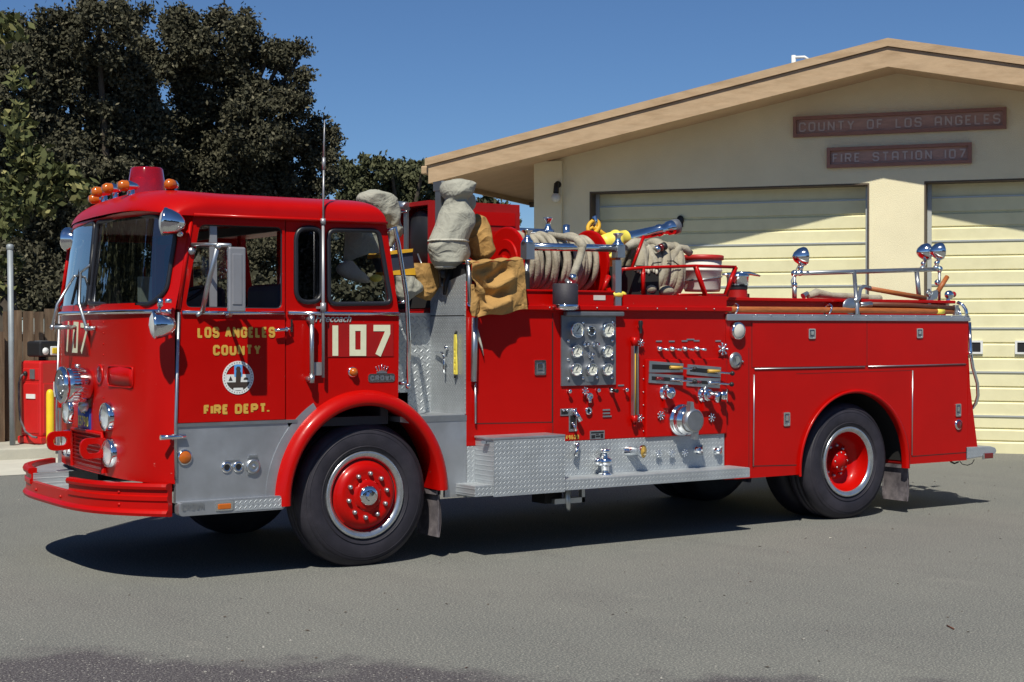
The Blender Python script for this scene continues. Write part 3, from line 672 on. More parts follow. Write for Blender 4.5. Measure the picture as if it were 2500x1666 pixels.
# --- nose shell with two windscreen openings
ws = rounded([(1.205,1.859),(1.186,2.442),(0.233,2.439),(0.081,2.351),(0.071,2.262),(0.067,1.932),(0.162,1.843)], .05)
ws = [(max(y, .055), z) for y, z in ws]
ws_far = [(W - y, z) for y, z in ws][::-1]
def yy(a): # more columns near the corners
    a = 2 * a - 1; s = 1 if a >= 0 else -1; return YC + YC * s * (1 - (1 - abs(a)) ** 1.5)
def shell_pt(i, j): y = yy(i); z = .665 + j * (2.47 - .665); return (fx(y, z), y, z)
def keep(i, j):
    y = yy(i); z = .665 + j * (2.47 - .665); return not (inside((y, z), ws) or inside((y, z), ws_far))
s_ = MB('red'); s_.grid(shell_pt, 150, 120, True, keep)
front = part(s_, 'cab_front')
for poly in (ws, ws_far):
    pts = [fn_front(.006)(y, z) for y, z in poly]
    gk = MB('gasket'); gk.tube(pts, .016, 8, closed=True)
    gl = MB('glass'); ys = [p[0] for p in poly]; zs = [p[1] for p in poly]
    y0, y1, z0, z1 = min(ys), max(ys), min(zs), max(zs)
    gl.grid(lambda i, j: tuple(fn_front(-.004)(y0 + (y1 - y0) * i, z0 + (z1 - z0) * j)), 40, 24, True, lambda i, j: inside((y0 + (y1 - y0) * i, z0 + (z1 - z0) * j), poly))
    wso = part(gl, 'windscreen', fix=False); part(gk, 'gasket', wso)
def on_front(mb, y0, y1, z0, z1, t, n=6, off=.0):
    f0, f1 = fn_front(off), fn_front(off + t)
    mb.grid(lambda i, j: tuple(f1(y0 + (y1 - y0) * i, z0 + (z1 - z0) * j)), n, 1, True)
    for z in (z0, z1): mb.grid(lambda i, j: tuple((f0 if j < .5 else f1)(y0 + (y1 - y0) * i, z)), n, 1, False)
    for y in (y0, y1): mb.add([f0(y, z0), f1(y, z0), f1(y, z1), f0(y, z1)], [(0, 1, 2, 3)])
    return mb
# belt trim round the nose
tr = MB('chrome'); f = fn_front(.008); tr.tube([f(.012 + (W - .024) * i / 48, 1.795) for i in range(49)], .017, 8); part(tr, 'belt_trim')
# rivet lines on the nose
rv = MB('red')
for z in np.arange(.75, 1.75, .075):
    for y in (.86, 1.62): p = fn_front(0)(y, z); rv.ball(tuple(p), .007, 6, 4)
part(rv, 'rivet_row')
# number panel 107 on the nose
npn = MB('red_old'); NP = [(1.852,1.746),(1.181,1.734),(1.190,1.491),(1.881,1.502)]; ny0, ny1 = min(p[0] for p in NP), max(p[0] for p in NP); on_front(npn, ny0, ny1, NP[2][1], (NP[0][1] + NP[1][1]) / 2, .006, 8); npo = part(npn, 'number_panel')
dg = MB('cream'); ff = lambda u, v, d: tuple(fn_front(d)(u, v))
for pts, cl in (([(1.719,1.732),(1.776,1.512)], False), ([(1.548,1.716),(1.452,1.714),(1.481,1.522),(1.595,1.522)], True), ([(1.371,1.707),(1.195,1.702),(1.205,1.687),(1.357,1.511)], False)):
    dg.ribbon(pts, .033, .0065, .010, cl, lambda u, v, d: ff(u, v, d))
part(dg, 'number', npo)
for (y, z) in ((.96, 1.465), (1.49, 1.465), (.96, 1.725), (1.49, 1.725), (1.22, 1.735), (1.22, 1.452)):
    pass
# round air inlet and access hatch on the near corner
p = Vector(fn_front(0)(*(0.943,1.360))); iy, iz = (0.943,1.360)
nrm = (fn_front(.1)(iy, iz) - fn_front(0)(iy, iz)).normalized()
q = MB('red'); q.lathe(p - nrm * .01, nrm, [(.075, 0), (.075, .014), (.068, .02), (.058, .016)], 22); q.use('lens_dim'); q.lathe(p - nrm * .01, nrm, [(.058, .016), (.04, .022), (0, .026)], 18); part(q, 'side_marker')
hq = [(0.757,1.421),(0.348,1.426),(0.343,1.298),(0.733,1.288)]
hy0, hy1 = min(p[0] for p in hq), max(p[0] for p in hq); hz0, hz1 = min(p[1] for p in hq), max(p[1] for p in hq)
q = MB('red'); fo_ = fn_front(.006); q.tube([fo_(y, z) for y, z in rrect(hy0, hz0, hy1, hz1, .03)], .006, 6, True); on_front(q, hy0, hy1, hz0, hz1, .005, 6); part(q, 'access_hatch')
# headlamps: two stacked pairs with chrome rims
def lamp_on(y, z, r, name, depth=.05):
    p = fn_front(0)(y, z); n = (fn_front(.1)(y, z) - p).normalized(); n = (n + Vector((-.9, 0, 0))).normalized()
    c = MB('chrome'); c.lathe(p - n * .02, n, [(r * 1.12, 0), (r * 1.12, .02), (r * 1.05, depth), (r, depth + .012), (r * .93, depth + .006)], 26)
    o = part(c, name)
    l = MB('reflector'); l.lathe(p - n * .02, n, [(r * .93, depth + .002), (r * .7, depth - .02), (0, depth - .035)], 22); part(l, 'reflector', o)
    l = MB('glass_clear'); l.lathe(p - n * .02, n, [(r * .93, depth + .006), (r * .7, depth + .02), (0, depth + .03)], 22); part(l, 'lens', o)
for (y, z) in ((0.743,1.078), (0.695,0.831)): lamp_on(y, z, .093, 'headlamp'); lamp_on(W - y, z, .093, 'headlamp')
# siren
sc = Vector((fx(YC, 1.29), 1.17, 1.285))
q = MB('chrome'); q.lathe(sc, (-1, 0, 0), [(.07, -.02), (.115, .02), (.119, .03), (.119, .18), (.114, .185)], 30)
for i in range(30):
    a = 2 * math.pi * i / 30; q.box((sc.x - .05, sc.y + .120 * math.cos(a) - .003, sc.z + .120 * math.sin(a) - .003), (sc.x - .15, sc.y + .120 * math.cos(a) + .003, sc.z + .120 * math.sin(a) + .003))
q.lathe(sc, (-1, 0, 0), [(.114, .18), (.130, .185), (.130, .21), (.11, .222)], 30); so = part(q, 'siren')
q = MB('steel'); q.lathe(sc, (-1, 0, 0), [(.11, .218), (.088, .20), (.066, .205), (.045, .222), (.022, .234), (0, .237)], 30)
for i in range(8): a = math.pi * i / 4; q.ball((sc.x - .213, sc.y + .062 * math.cos(a), sc.z + .062 * math.sin(a)), (.010, .012, .012), 6, 4)
part(q, 'grille_face', so)
q = MB('steel'); q.tube([(sc.x - .09, sc.y, sc.z + .11), (sc.x - .09, sc.y, sc.z + .145)], .02, 10); part(q, 'bracket', so)
q = MB('steel'); q.lathe((sc.x - .02, sc.y + .02, sc.z - .15), (-1, 0, 0), [(.045, 0), (.045, .04), (.02, .055), (0, .055)], 14); part(q, 'horn_button')
# licence plate
ly = 1.29; q = MB('blue_plate'); on_front(q, ly - .15, ly + .15, .965, 1.115, .012, 2); po = part(q, 'licence_plate')
q = MB('bright_yellow'); letters(q, 'E57910', -(ly + .125), -(ly - .125), .985, 1.055, .011, 0, .002, .5, .3, lambda u, v, d: tuple(fn_front(.0125 + d)(-u, v)))
letters(q, 'CAL', -(ly + .05), -(ly - .05), 1.075, 1.10, .006, 0, .002, .5, .4, lambda u, v, d: tuple(fn_front(.0125 + d)(-u, v))); part(q, 'lettering', po)
# radiator grille and tow eyes
q = MB('red'); f = fn_front(.012); gy0, gy1 = .84, 1.60
q.tube([f(y, z) for y, z in [(gy0, .68), (gy0 + .01, .95), (gy1 - .01, .95), (gy1, .68)]], .016, 8)
for i in range(9): z = .70 + i * .0285; q.use('red'); q.grid(lambda a, b: tuple(fn_front(.006 + .012 * b)(gy0 + .02 + (gy1 - gy0 - .04) * a, z + .02 * b)), 8, 1)
q.use('red_old'); q.grid(lambda a, b: tuple(fn_front(.004)(gy0 + .02 + (gy1 - gy0 - .04) * a, .68 + .26 * b)), 8, 1); part(q, 'grille', fix=False)
for y in (.80, 1.64):
    x0 = fx(y, .85) + .02; q = MB('red'); hole = rrect(x0 - .165, .825, x0 - .065, .89, .03)[::-1]
    q.prism(rounded([(x0, .795), (x0 - .21, .785), (x0 - .21, .93), (x0, .93)], .07, 6), y - .014, y + .014, [hole]); part(q, 'tow_eye', bevel=.004)
# --- bumper: bowed, ribbed, notched in the middle
def bx(y, off=0): u = min(1, abs(y - YC) / YC); return -1.47 - .40 * (1 - u ** 3.6) - off
prof = [(.00, .452), (.028, .456), (.035, .475), (.022, .492), (.012, .50), (.012, .55), (.022, .558), (.022, .585), (.012, .592), (.012, .625), (.03, .632), (.036, .65), (.028, .668), (.0, .672), (-.03, .668), (-.03, .452)]
def seg(mb, y0, y1, pr, n):
    k = len(pr) - 1
    def f(i, j):
        y = y0 + (y1 - y0) * i; o_, z = pr[min(k, int(round(j * k)))]; e = .01
        d = (bx(y + e) - bx(y - e)) / (2 * e); nn = Vector((-1, d, 0)).normalized(); return tuple(Vector((bx(y), y, z)) + nn * o_)
    mb.grid(f, n, k, False)
    for i in (0, 1): mb.add([f(i, j / k) for j in range(k + 1)], [tuple(range(k + 1))])
def ys_(a, b): return a + (b - a)
q = MB('red'); seg(q, .0, .80, prof, 30); seg(q, 1.64, 2.44, prof, 30)
low = [(.0, .452), (.028, .456), (.035, .475), (.022, .492), (.012, .50), (.012, .575), (-.03, .575), (-.03, .452)]; seg(q, .80, 1.64, low, 16)
for y in (.26, .95, 1.5, 2.1):
    for z in (.525, .608):
        if .8 < y < 1.64 and z > .56: continue
        q.ball((bx(y) - .012, y, z), .012, 8, 5)
bo = part(q, 'bumper')
for m_ in bo.data.polygons: m_.use_smooth = False
q = MB('tread_top'); q.grid(lambda i, j: ((bx(.03 + 2.38 * i) + .03) * (1 - j) + (fx(.03 + 2.38 * i, .67) + .05) * j, .03 + 2.38 * i, .632), 60, 1, False, lambda i, j: not (.80 < .03 + 2.38 * i < 1.64))
q.use('tread_end'); q.box((-1.86, .80, .54), (-1.6, .806, .632)); q.box((-1.86, 1.634, .54), (-1.6, 1.64, .632)); q.use('tread_top'); q.box((-1.84, .806, .53), (-1.55, 1.634, .54)); part(q, 'bumper_deck', bo)
q = MB('underbody'); q.prism([(bx(y) + .06, y) for y in np.linspace(.04, 2.4, 40)] + [(-1.40, 2.4), (-1.40, .04)], .47, .53, fn=lambda u, v, d: (u, v, d)); part(q, 'bumper_support', bo)

# --- cab side, near: rear quarter panel and hinged door
ARC = (-.02, .52)
def arch(r, a0, a1, n=28, c=ARC): return arc(c[0], c[1], r, a0, a1, n)
def clip_arch(r, z): return math.degrees(math.asin((z - ARC[1]) / r))
for far in (False, True):
    yo, yi = (0.0, .035) if not far else (W, W - .035)
    def L(pts): return pts
    oval = rounded([(-0.557,2.373),(-0.360,2.381),(-0.361,1.866),(-0.558,1.864)], .09, 6); rear = rounded([(-0.308,2.366),(0.090,2.378),(0.192,1.861),(-0.306,1.852)], .055)
    a1 = clip_arch(.70, 1.06); quarter = [(-.630, 2.45), (-.630, 1.06)] + [p for p in arch(.70, 180 - a1 + 14, a1 - 40, 24) if p[0] > -.6 and p[0] < .245] + [(.248, 1.10), (.257, 1.777), (.150, 2.45)]
    q = MB('red'); q.prism(quarter, yo, yi, [oval[::-1], rear[::-1]]); qo = part(q, 'rear_quarter', label=None)
    dpoly = [(-1.415, 1.062), (-.638, 1.062), (-.638, 2.44), (-1.297, 2.44), (-1.392, 1.79)]
    dwin = rounded([(-1.254,2.372),(-0.656,2.373),(-0.657,1.817),(-1.357,1.822)], .045)
    yd = -.004 if not far else W + .004
    q = MB('red'); q.prism(dpoly, yd, yi, [dwin[::-1]]); do = part(q, 'cab_door', bevel=.004)
    sgn = -1 if not far else 1
    for poly, nm in ((oval, 'oval_window'), (rear, 'rear_window')):
        k = MB('glass_dark' if nm == 'oval_window' else 'glass_clear'); k.prism(poly, yo + .012 * -sgn, yo + .016 * -sgn); wo = part(k, nm, qo)
        k = MB('gasket'); k.tube([(u, yo + sgn * .004, v) for u, v in poly], .017, 8, True); part(k, 'gasket', wo) if False else k.build('window_gasket', qo)
    k = MB('gasket'); k.tube([(u, yo + .014 * -sgn, v) for u, v in dwin], .008, 6, True); k.build('window_gasket', do)
    k = MB('mirror_back'); xq = -1.09 if True else 0; k.box((-1.175, yo + .02 * -sgn, 1.80), (-1.125, yo + .035 * -sgn, 2.41)); k.build('window_post', do)
    # belt trim, front hinge strip, drip rail
    k = MB('chrome')
    for xa, xb in ((-1.385, -.650), (-.622, .254)): k.box((xa, yo + sgn * .0005, 1.776), (xb, yo + sgn * .012, 1.800)); k.tube([(xa, yo + sgn * .012, 1.789), (xb, yo + sgn * .012, 1.785)], .014, 8)
    part(k, 'belt_trim')
    k = MB('steel'); k.tube([(-1.428, yo + sgn * .008, .70), (-1.428, yo + sgn * .008, 1.06), (-1.405, yo + sgn * .008, 1.79)], .011, 8); part(k, 'door_hinge')
    k = MB('red'); k.tube([(-1.405, yo + sgn * .002, 1.81), (-1.31, yo + sgn * .002, 2.43)], .014, 8); part(k, 'windscreen_pillar')
# near door: handle, grab rails, lettering, seal
q = MB('chrome'); q.tube([(-0.738,-0.045,1.671), (-0.668,-0.045,1.676), (-0.618,-0.040,1.684)], [.010, .012, .011], 8); q.tube([(-0.649,-0.045,1.679), (-0.627,0.000,1.676)], .014, 8); q.box((-.605, -.02, 1.66), (-.59, -.004, 1.745)); part(q, 'door_handle', FE)
DOOR = [o for o in FE.children if o.name.startswith('cab_door')][0]
q = MB('gold')
(a0, b0), (a1, b1) = [(-1.275,1.621),(-0.715,1.694)]; letters(q, 'LOS ANGELES', a0, a1, b0, b1, .0175, -.0060, -.0045, .5, .16)
(a0, b0), (a1, b1) = [(-1.166,1.504),(-0.821,1.574)]; letters(q, 'COUNTY', a0, a1, b0, b1, .0175, -.0060, -.0045, .5, .18)
(a0, b0), (a1, b1) = [(-1.232,1.111),(-0.763,1.178)]; letters(q, 'FIRE DEPT.', a0, a1, b0, b1, .0185, -.0060, -.0045, .5, .17)
part(q, 'lettering', DOOR)
cx, cz = (-0.986,1.354); rr = .112
def disc(mb, r, y0, y1, m, n=40, ri=0):
    mb.use(m)
    mb.prism(arc(cx, cz, r, 0, 360 * (n - 1) / n, n - 1), y0, y1, [arc(cx, cz, ri, 0, 360 * (n - 1) / n, n - 1)[::-1]] if ri else [])
q = MB('white'); disc(q, rr, -.008, -.0045, 'white', ri=rr * .8)
q.use('seal_tick')
for i in range(34): a = 2 * math.pi * i / 34; q.box((cx + rr * .9 * math.cos(a) - .003, -.0088, cz + rr * .9 * math.sin(a) - .004), (cx + rr * .9 * math.cos(a) + .003, -.0081, cz + rr * .9 * math.sin(a) + .004))
k = rr * .8
q.use('white'); q.prism([(cx - k * .97, cz - .03), (cx - k * .97, cz + .022), (cx + k * .97, cz + .022), (cx + k * .97, cz - .03)], -.007, -.0045)
q.use('seal_brown'); q.prism([(cx + k * math.cos(R(t)) * .99, cz + k * math.sin(R(t)) * .99) for t in range(200, 341, 10)], -.0074, -.0045)
q.use('seal_blue'); q.prism(rrect(cx - .028, cz + .005, cx + .03, cz + k * .99, .006), -.0076, -.0045)
q.use('seal_brown'); q.prism([(cx - .045, cz - .06), (cx - .018, cz - .03), (cx - .016, cz + .03), (cx - .014, cz + .045), (cx - .018, cz + .06), (cx - .008, cz + .075), (cx + .01, cz + .075), (cx + .018, cz + .06), (cx + .014, cz + .045), (cx + .022, cz + .03), (cx + .016, cz - .03), (cx + .045, cz - .06)], -.0082, -.0045)
q.prism([(cx - .07, cz - .02), (cx - .055, cz + .012), (cx - .04, cz - .02)], -.0082, -.0045); q.prism(arc(cx + .055, cz - .015, .017, 0, 180, 8), -.0082, -.0045)
q.use('white'); q.prism(rrect(cx - .035, cz - .085, cx + .035, cz - .068, .006), -.0086, -.0045)
part(q, 'county_seal', DOOR)
q = MB('steel'); xa, za = (-0.466,1.766)
q.tube([(xa, -.06, 1.76), (xa, -.06, 1.32)], .016, 10); q.tube([(xa, -.06, 1.745), (xa, .0, 1.745)], .02, 10); q.tube([(xa, -.06, 1.335), (xa, .0, 1.335)], .02, 10); q.tube([(xa, -.06, 1.715), (xa, -.06, 1.772)], .02, 10); q.tube([(xa, -.06, 1.31), (xa, -.06, 1.365)], .02, 10); part(q, 'grab_rail')
# aerial on its bracket, tip well above the roof
ax = (-0.373,1.587)
q = MB('mirror_back'); q.box((ax[0] - .06, -.03, 1.36), (ax[0] + .0, -.003, 1.45)); q.tube([(ax[0], -.05, 1.345), (ax[0], -.05, 2.43)], .011, 8); q.tube([(ax[0], -.05, 1.80), (ax[0], -.05, 1.86)], .02, 8); q.box((ax[0] - .03, -.05, 1.82), (ax[0] + .02, .0, 1.835)); q.tube([(ax[0], -.05, 2.40), (ax[0], -.05, 2.44)], .018, 8)
q.tube([(ax[0], -.05, 2.43), (ax[0] + .005, -.05, 2.78)], .007, 6); q.tube([(ax[0] + .005, -.05, 2.78), (ax[0] + .006, -.05, 2.86)], .012, 6); q.tube([(ax[0] + .006, -.05, 2.86), (ax[0] + .012, -.05, 3.12)], [.008, .003], 6); part(q, 'aerial')
# number panel on the quarter
(a0, b0), (a1, b1) = [(-0.319,1.485),(0.208,1.719)]
q = MB('red_old'); q.box((a0, -.005, b0), (a1, -.0005, b1)); no = part(q, 'number_panel')
q = MB('cream'); N = [(-0.257,1.704),(-0.257,1.493),(-0.123,1.688),(-0.035,1.688),(-0.036,1.512),(-0.123,1.513),(0.046,1.686),(0.158,1.686),(0.158,1.650),(0.082,1.493)]
wd = .044
q.ribbon(N[:2], wd, -.008, -.0055); q.ribbon(N[2:6], wd, -.008, -.0055, True); q.ribbon(N[6:], wd * 1.02, -.008, -.0055); part(q, 'number', no)
# turn lamp, crown badge, script badge
c_ = (-0.121,0.000,1.378)
q = MB('chrome'); q.lathe(c_, (0, -1, 0), [(.038, 0), (.038, .012), (.03, .016)], 18); to = part(q, 'turn_lamp'); q = MB('amber'); q.lathe(c_, (0, -1, 0), [(.031, .012), (.027, .035), (.014, .045), (0, .047)], 16); part(q, 'lens', to)
(a0, b0), (a1, b1) = [(0.004,1.302),(0.221,1.363)]
q = MB('chrome'); q.prism(rrect(a0, b0, a1, b1, .02), -.004, -.0005); xm = (a0 + a1) / 2
q.use('steel'); q.prism([(xm - .04, b1 + .002), (xm - .042, b1 + .012), (xm, b1 + .024), (xm + .042, b1 + .012), (xm + .04, b1 + .002)], -.008, -.0005); q.use('chrome')
for i in (-2, -1, 0, 1, 2): q.tube([(xm + i * .016, -.006, b1 + .018), (xm + i * .024, -.006, b1 + .060 - abs(i) * .008)], .003, 6); q.ball((xm + i * .024, -.006, b1 + .062 - abs(i) * .008), .006, 6, 4)
q.use('steel'); letters(q, 'CROWN', a0 + .014, a1 - .012, b0 + .012, b1 - .012, .010, -.010, -.004, .5, .3); part(q, 'maker_badge')
def script_text(text, x, z, size, y, m, name, parent, shear=.35):
    cu = bpy.data.curves.new(name, 'FONT'); cu.body = text; cu.size = size; cu.extrude = .002; cu.shear = shear; cu.offset = .001
    ob = bpy.data.objects.new(name, cu); col.objects.link(ob); dg_ = bpy.context.evaluated_depsgraph_get(); me = bpy.data.meshes.new_from_object(ob.evaluated_get(dg_)); bpy.data.objects.remove(ob); bpy.data.curves.remove(cu)
    for v in me.vertices: v.co = (x + v.co.x, y - v.co.z, z + v.co.y)
    me.materials.clear(); me.materials.append(M[m]); o = bpy.data.objects.new(name, me); col.objects.link(o); o.parent = parent; return o
sx, sz = (-0.416,1.729)
script_text('Firecoach', sx, sz, .072, -.004, 'seam_alum', 'script_badge', FE)

# --- roof with its overhanging brow
def roof_pt(i, j):
    """i runs along the roof from brow to tail, j across from near gutter over the crown to the far gutter"""
    a = math.pi * j; cy = -math.cos(a); sz_ = math.sin(a)
    y = YC + (YC + .035) * (abs(cy) ** .42) * (1 if cy > 0 else -1)
    h = .172 * (max(0, sz_) ** .42) + .040 * (1 - ((y - YC) / 1.25) ** 2)
    u_ = min(1, abs(y - YC) / 1.255); sh = .16 * (1 - u_ ** 6) + .06 * (1 - u_ * u_); xf = -1.425 - 1.02 * sh + .085 * max(y, 0)
    zd = 2.425 + .25 * sh * max(0, 1 - i * 3)
    xr = .155 + .02
    e = i ** 1.0; x = xf + (xr - xf) * e
    df = (x - xf); dr = (xr - x); k = 1.0
    if df < .34: k *= max(0, 1 - (1 - df / .34) ** 2.4) ** .6
    if dr < .16: k *= max(0, 1 - (1 - dr / .16) ** 2.6) ** .55
    return (x + (.05 * (1 - k) * -1 if dr < .16 else 0), y, zd + (h - (zd - 2.425) * .6) * k)
q = MB('red')
def rp(i, j): t = .5 - .5 * math.cos(math.pi * i); return roof_pt(t, j)
q.grid(rp, 70, 56, True)
q.grid(lambda i, j: (rp(i, j)[0], rp(i, j)[1], 2.424 + .25 * max(0, -rp(i, j)[0] - 1.41) * max(0, 1 - (.5 - .5 * math.cos(math.pi * i)) * 3)), 70, 56, False)
ro = part(q, 'roof', fix=False)
q = MB('red'); q.tube([(-1.31, -.034, 2.43), (.14, -.034, 2.43)], .012, 8); part(q, 'drip_rail', ro); q = MB('red'); q.tube([(-1.31, W + .034, 2.43), (.14, W + .034, 2.43)], .012, 8); part(q, 'drip_rail', ro)
# beacon and amber clearance lamps
bc = Vector((-1.14, 1.26, 2.618))
q = MB('chrome'); q.lathe(bc, (0, 0, 1), [(.160, -.03), (.160, .0), (.150, .03), (.14, .035)], 26); be_o = part(q, 'beacon', ro)
q = MB('dome_red'); q.lathe(bc, (0, 0, 1), [(.143, .03), (.137, .09), (.116, .228), (.108, .238), (0, .241)], 30); part(q, 'dome', be_o, fix=False)
for dx, dy in ((-.06, -.03), (.055, .03)): q = MB('lens_red'); q.lathe(bc + Vector((dx, dy, .125)), (dx, dy - .05, 0), [(.0, -.03), (.045, 0), (.05, .02), (.03, .03), (0, .034)], 14); part(q, 'lamp', be_o)
q = MB('chrome'); q.tube([bc + Vector((0, 0, .03)), bc + Vector((0, 0, .1))], .02, 8); part(q, 'spindle', be_o)
q = MB('chrome'); q.ball(bc + Vector((0, 0, .243)), .010, 8, 5); part(q, 'cap', be_o)
for c_ in ((-1.244,2.050,2.677), (-1.359,1.650,2.698), (-1.428,1.220,2.689), (-1.482,0.750,2.670), (-1.293,0.400,2.661)):
    c_ = Vector(c_); d_ = Vector((-1, -.12, 0)).normalized()
    if c_.y < .5: d_ = Vector((-.75, -.66, 0)).normalized()
    q = MB('chrome'); q.lathe(c_ - d_ * .05, d_, [(0, -.05), (.02, -.03), (.037, .02), (.04, .045)], 14); q.tube([c_ - d_ * .04, c_ - d_ * .04 - Vector((0, 0, .15))], [.022, .03], 8); o = part(q, 'clearance_lamp', ro)
    q = MB('amber'); q.lathe(c_ - d_ * .05, d_, [(.038, .045), (.038, .085), (.025, .108), (0, .112)], 14); part(q, 'lens', o)

# --- spot lamps, mirror, wipers
def spot(c_, d_, r, name, mount=None):
    c_ = Vector(c_); d_ = Vector(d_).normalized()
    q = MB('chrome'); q.lathe(c_, d_, [(0, -r * 1.35), (r * .35, -r * 1.28), (r * .75, -r * .85), (r * .98, -r * .2), (r, 0), (r * 1.06, .01), (r * 1.06, .025), (r * .96, .03)], 22)
    if mount:
        mt = Vector(mount); q.tube([c_ - d_ * r * .8, (c_ - d_ * r * .8) * .4 + mt * .6, mt], .012, 8); q.ball(mt, .024, 10, 6)
    o = part(q, name)
    q = MB('reflector'); q.lathe(c_, d_, [(r * .96, .028), (r * .6, .045), (0, .055)], 18); part(q, 'lens', o); return o
spot((-1.488,-0.020,2.378), (-.86, .45, .12), .088, 'spot_lamp', (-1.382,0.020,2.304))
spot((-1.584,-0.090,1.706), (-.93, .25, -.05), .088, 'spot_lamp', (-1.458,-0.010,1.709))
spot((-1.335,2.400,2.381), (-.55, .85, .05), .09, 'spot_lamp', (-1.261,2.430,2.375))
q = MB('chrome'); q.tube([(-1.534,-0.020,1.878), (-1.539,-0.020,1.826)], .02, 8); q.tube([(-1.485,-0.030,1.876), (-1.485,-0.030,1.850)], .024, 8); q.tube([(-1.539,-0.020,1.826), (-1.565,-0.060,1.763)], .012, 8); part(q, 'spot_bracket')
MB_ = MB('mirror_back'); MY = -.30
mc = [(-1.191,-0.300,2.212),(-1.066,-0.300,2.215),(-1.058,-0.300,1.789),(-1.195,-0.300,1.798)]
MB_.rbox((mc[0][0] + .005, MY - .012, mc[2][2]), (mc[1][0], MY + .012, mc[0][2]), .012); MB_.rbox((mc[0][0] + .03, MY - .018, mc[2][2] + .05), (mc[1][0] - .03, MY - .011, mc[0][2] - .045), .008)
mo = part(MB_, 'wing_mirror')
q = MB('chrome'); q.box((mc[0][0] + .004, MY + .0125, mc[2][2] + .005), (mc[1][0] - .004, MY + .018, mc[0][2] - .005)); part(q, 'glass', mo)
q = MB('steel'); q.tube([(-1.314,-0.010,2.235), (-1.266,-0.150,2.232), (-1.170,-0.300,2.222)], .013, 8); q.tube([(-1.250,-0.270,2.202), (-1.263,-0.140,1.946), (-1.247,-0.020,1.792)], .017, 8); q.tube([(-1.250,-0.270,2.202), (-1.238,-0.280,2.223)], .02, 8); q.tube([(-1.247,-0.020,1.792), (-1.289,-0.020,1.768)], .014, 8)
q.tube([(-1.163,-0.300,1.795), (-1.105,-0.150,1.771), (-1.070,-0.010,1.767)], .013, 8); q.lathe((-1.316,0.000,2.193), (0, -1, 0), [(.026, 0), (.026, .02), (0, .025)], 10); part(q, 'mirror_arm', mo)
for pts, bl in (([tuple(fn_front(.05)(y_, z_)) for y_, z_ in [(1.076,1.684),(1.295,1.867),(1.333,2.087)]], [tuple(fn_front(.02)(y_, z_)) for y_, z_ in [(1.195,2.283),(1.195,1.996)]]), ([(-1.745,1.550,1.692),(-1.709,1.550,1.856),(-1.582,1.550,2.066)], [(-1.483,1.600,2.280),(-1.585,1.600,1.858)])):
    o_ = -.07
    pts = [Vector(p) for p in pts]; bl = [Vector(p) for p in bl]
    dx = min(fx(p.y, p.z) for p in pts) - .05
    q = MB('steel'); q.tube(pts, [.013, .012, .009], 8); q.tube([pts[-1], (bl[0] + bl[1]) / 2], .009, 8); q.tube([pts[0], Vector((fx(pts[0].y - .05, pts[0].z), pts[0].y - .05, pts[0].z))], .016, 8); q.ball(pts[0], .022, 8, 5)
    wo = part(q, 'wiper'); q = MB('black'); q.tube(bl, .010, 6); part(q, 'wiper_blade', wo)

# --- inside the cab
q = MB('interior'); q.box((-1.38, .06, 1.0), (.2, 2.38, 1.06)); q.box((.14, .06, 1.06), (.2, 2.38, 1.85)); q.prism([(-1.42, 1.06), (-1.42, 1.62), (-1.52, 1.72), (-1.22, 1.72), (-1.12, 1.5), (-1.2, 1.06)], .25, 2.2); q.box((-.62, .06, 2.36), (-.58, 2.38, 2.42)); part(q, 'cab_floor')
for y in (.25, 1.45):
    q = MB('seat'); q.rbox((-.95, y, 1.06), (-.45, y + .6, 1.55), .05); q.rbox((-.55, y, 1.5), (-.42, y + .6, 2.0), .05); part(q, 'seat')
q = MB('black'); sw = Vector((-1.14, .72, 1.88)); ax_ = Vector((-.45, 0, .9)).normalized(); q.tube([sw + (Vector((0, 1, 0)) * math.cos(t) + ax_.cross(Vector((0, 1, 0))) * math.sin(t)) * .22 for t in np.linspace(0, 2 * math.pi, 24, endpoint=False)], .014, 6, True); q.tube([sw, sw + Vector((-.15, 0, -.4))], .025, 8); q.tube([sw + Vector((0, -.21, 0)), sw + Vector((0, .21, 0))], .012, 6); part(q, 'steering_wheel')
q = MB('chrome'); q.tube([(-1.25, 1.02, 1.70), (-1.25, 1.02, 2.12)], .012, 8); part(q, 'grab_pole')
for y in (.7, 1.4): q = MB('chrome'); q.tube([(-.35, y, 1.06), (-.35, y, 2.42)], .016, 8); part(q, 'grab_pole')
q = MB('cream'); q.box((-1.32, .90, 1.72), (-1.24, .97, 2.05)); q.rbox((-1.38, .80, 1.71), (-1.2, 1.25, 1.76), .02); part(q, 'map_box')

# --- lower cab flank in bare aluminium, step and lamps
y0 = 0.0
for far in (False, True):
    yo, yi, sgn = (0, .04, -1) if not far else (W, W - .04, 1)
    out = [(-1.425, .54), (-.73, .54)] + [p for p in arch(.70, 178, 127, 14)][1:-1] + [(-.52, 1.058), (-1.415, 1.058)]
    q = MB('alum'); q.prism(out, yo, yi); lo = part(q, 'lower_panel')
    q = MB('steel'); q.box((-1.422, yo + sgn * .0005, 1.038), (-.55, yo + sgn * .009, 1.060)); part(q, 'edge_trim', lo)
    q = MB('alum'); e = [p for p in arch(.765, 180, 122, 16)]; i_ = [p for p in arch(.69, 122, 180, 16)]; q.prism(e + i_, yo + sgn * .004, yo); part(q, 'wheel_arch_trim', lo)
    q = MB('alum'); ya, yb = yo + sgn * .05, yo - sgn * .02
    q.prism(rrect(-1.425, .455, -.66, .545, .03)[:], ya, yb); q.use('tread_side'); q.box((-1.03, ya + sgn * .0005, .465), (-.67, ya + sgn * .003, .535)); q.use('alum'); q.box((-1.40, ya - sgn * .004, .545), (-.67, yb, .549)); part(q, 'cab_step', bevel=.006)
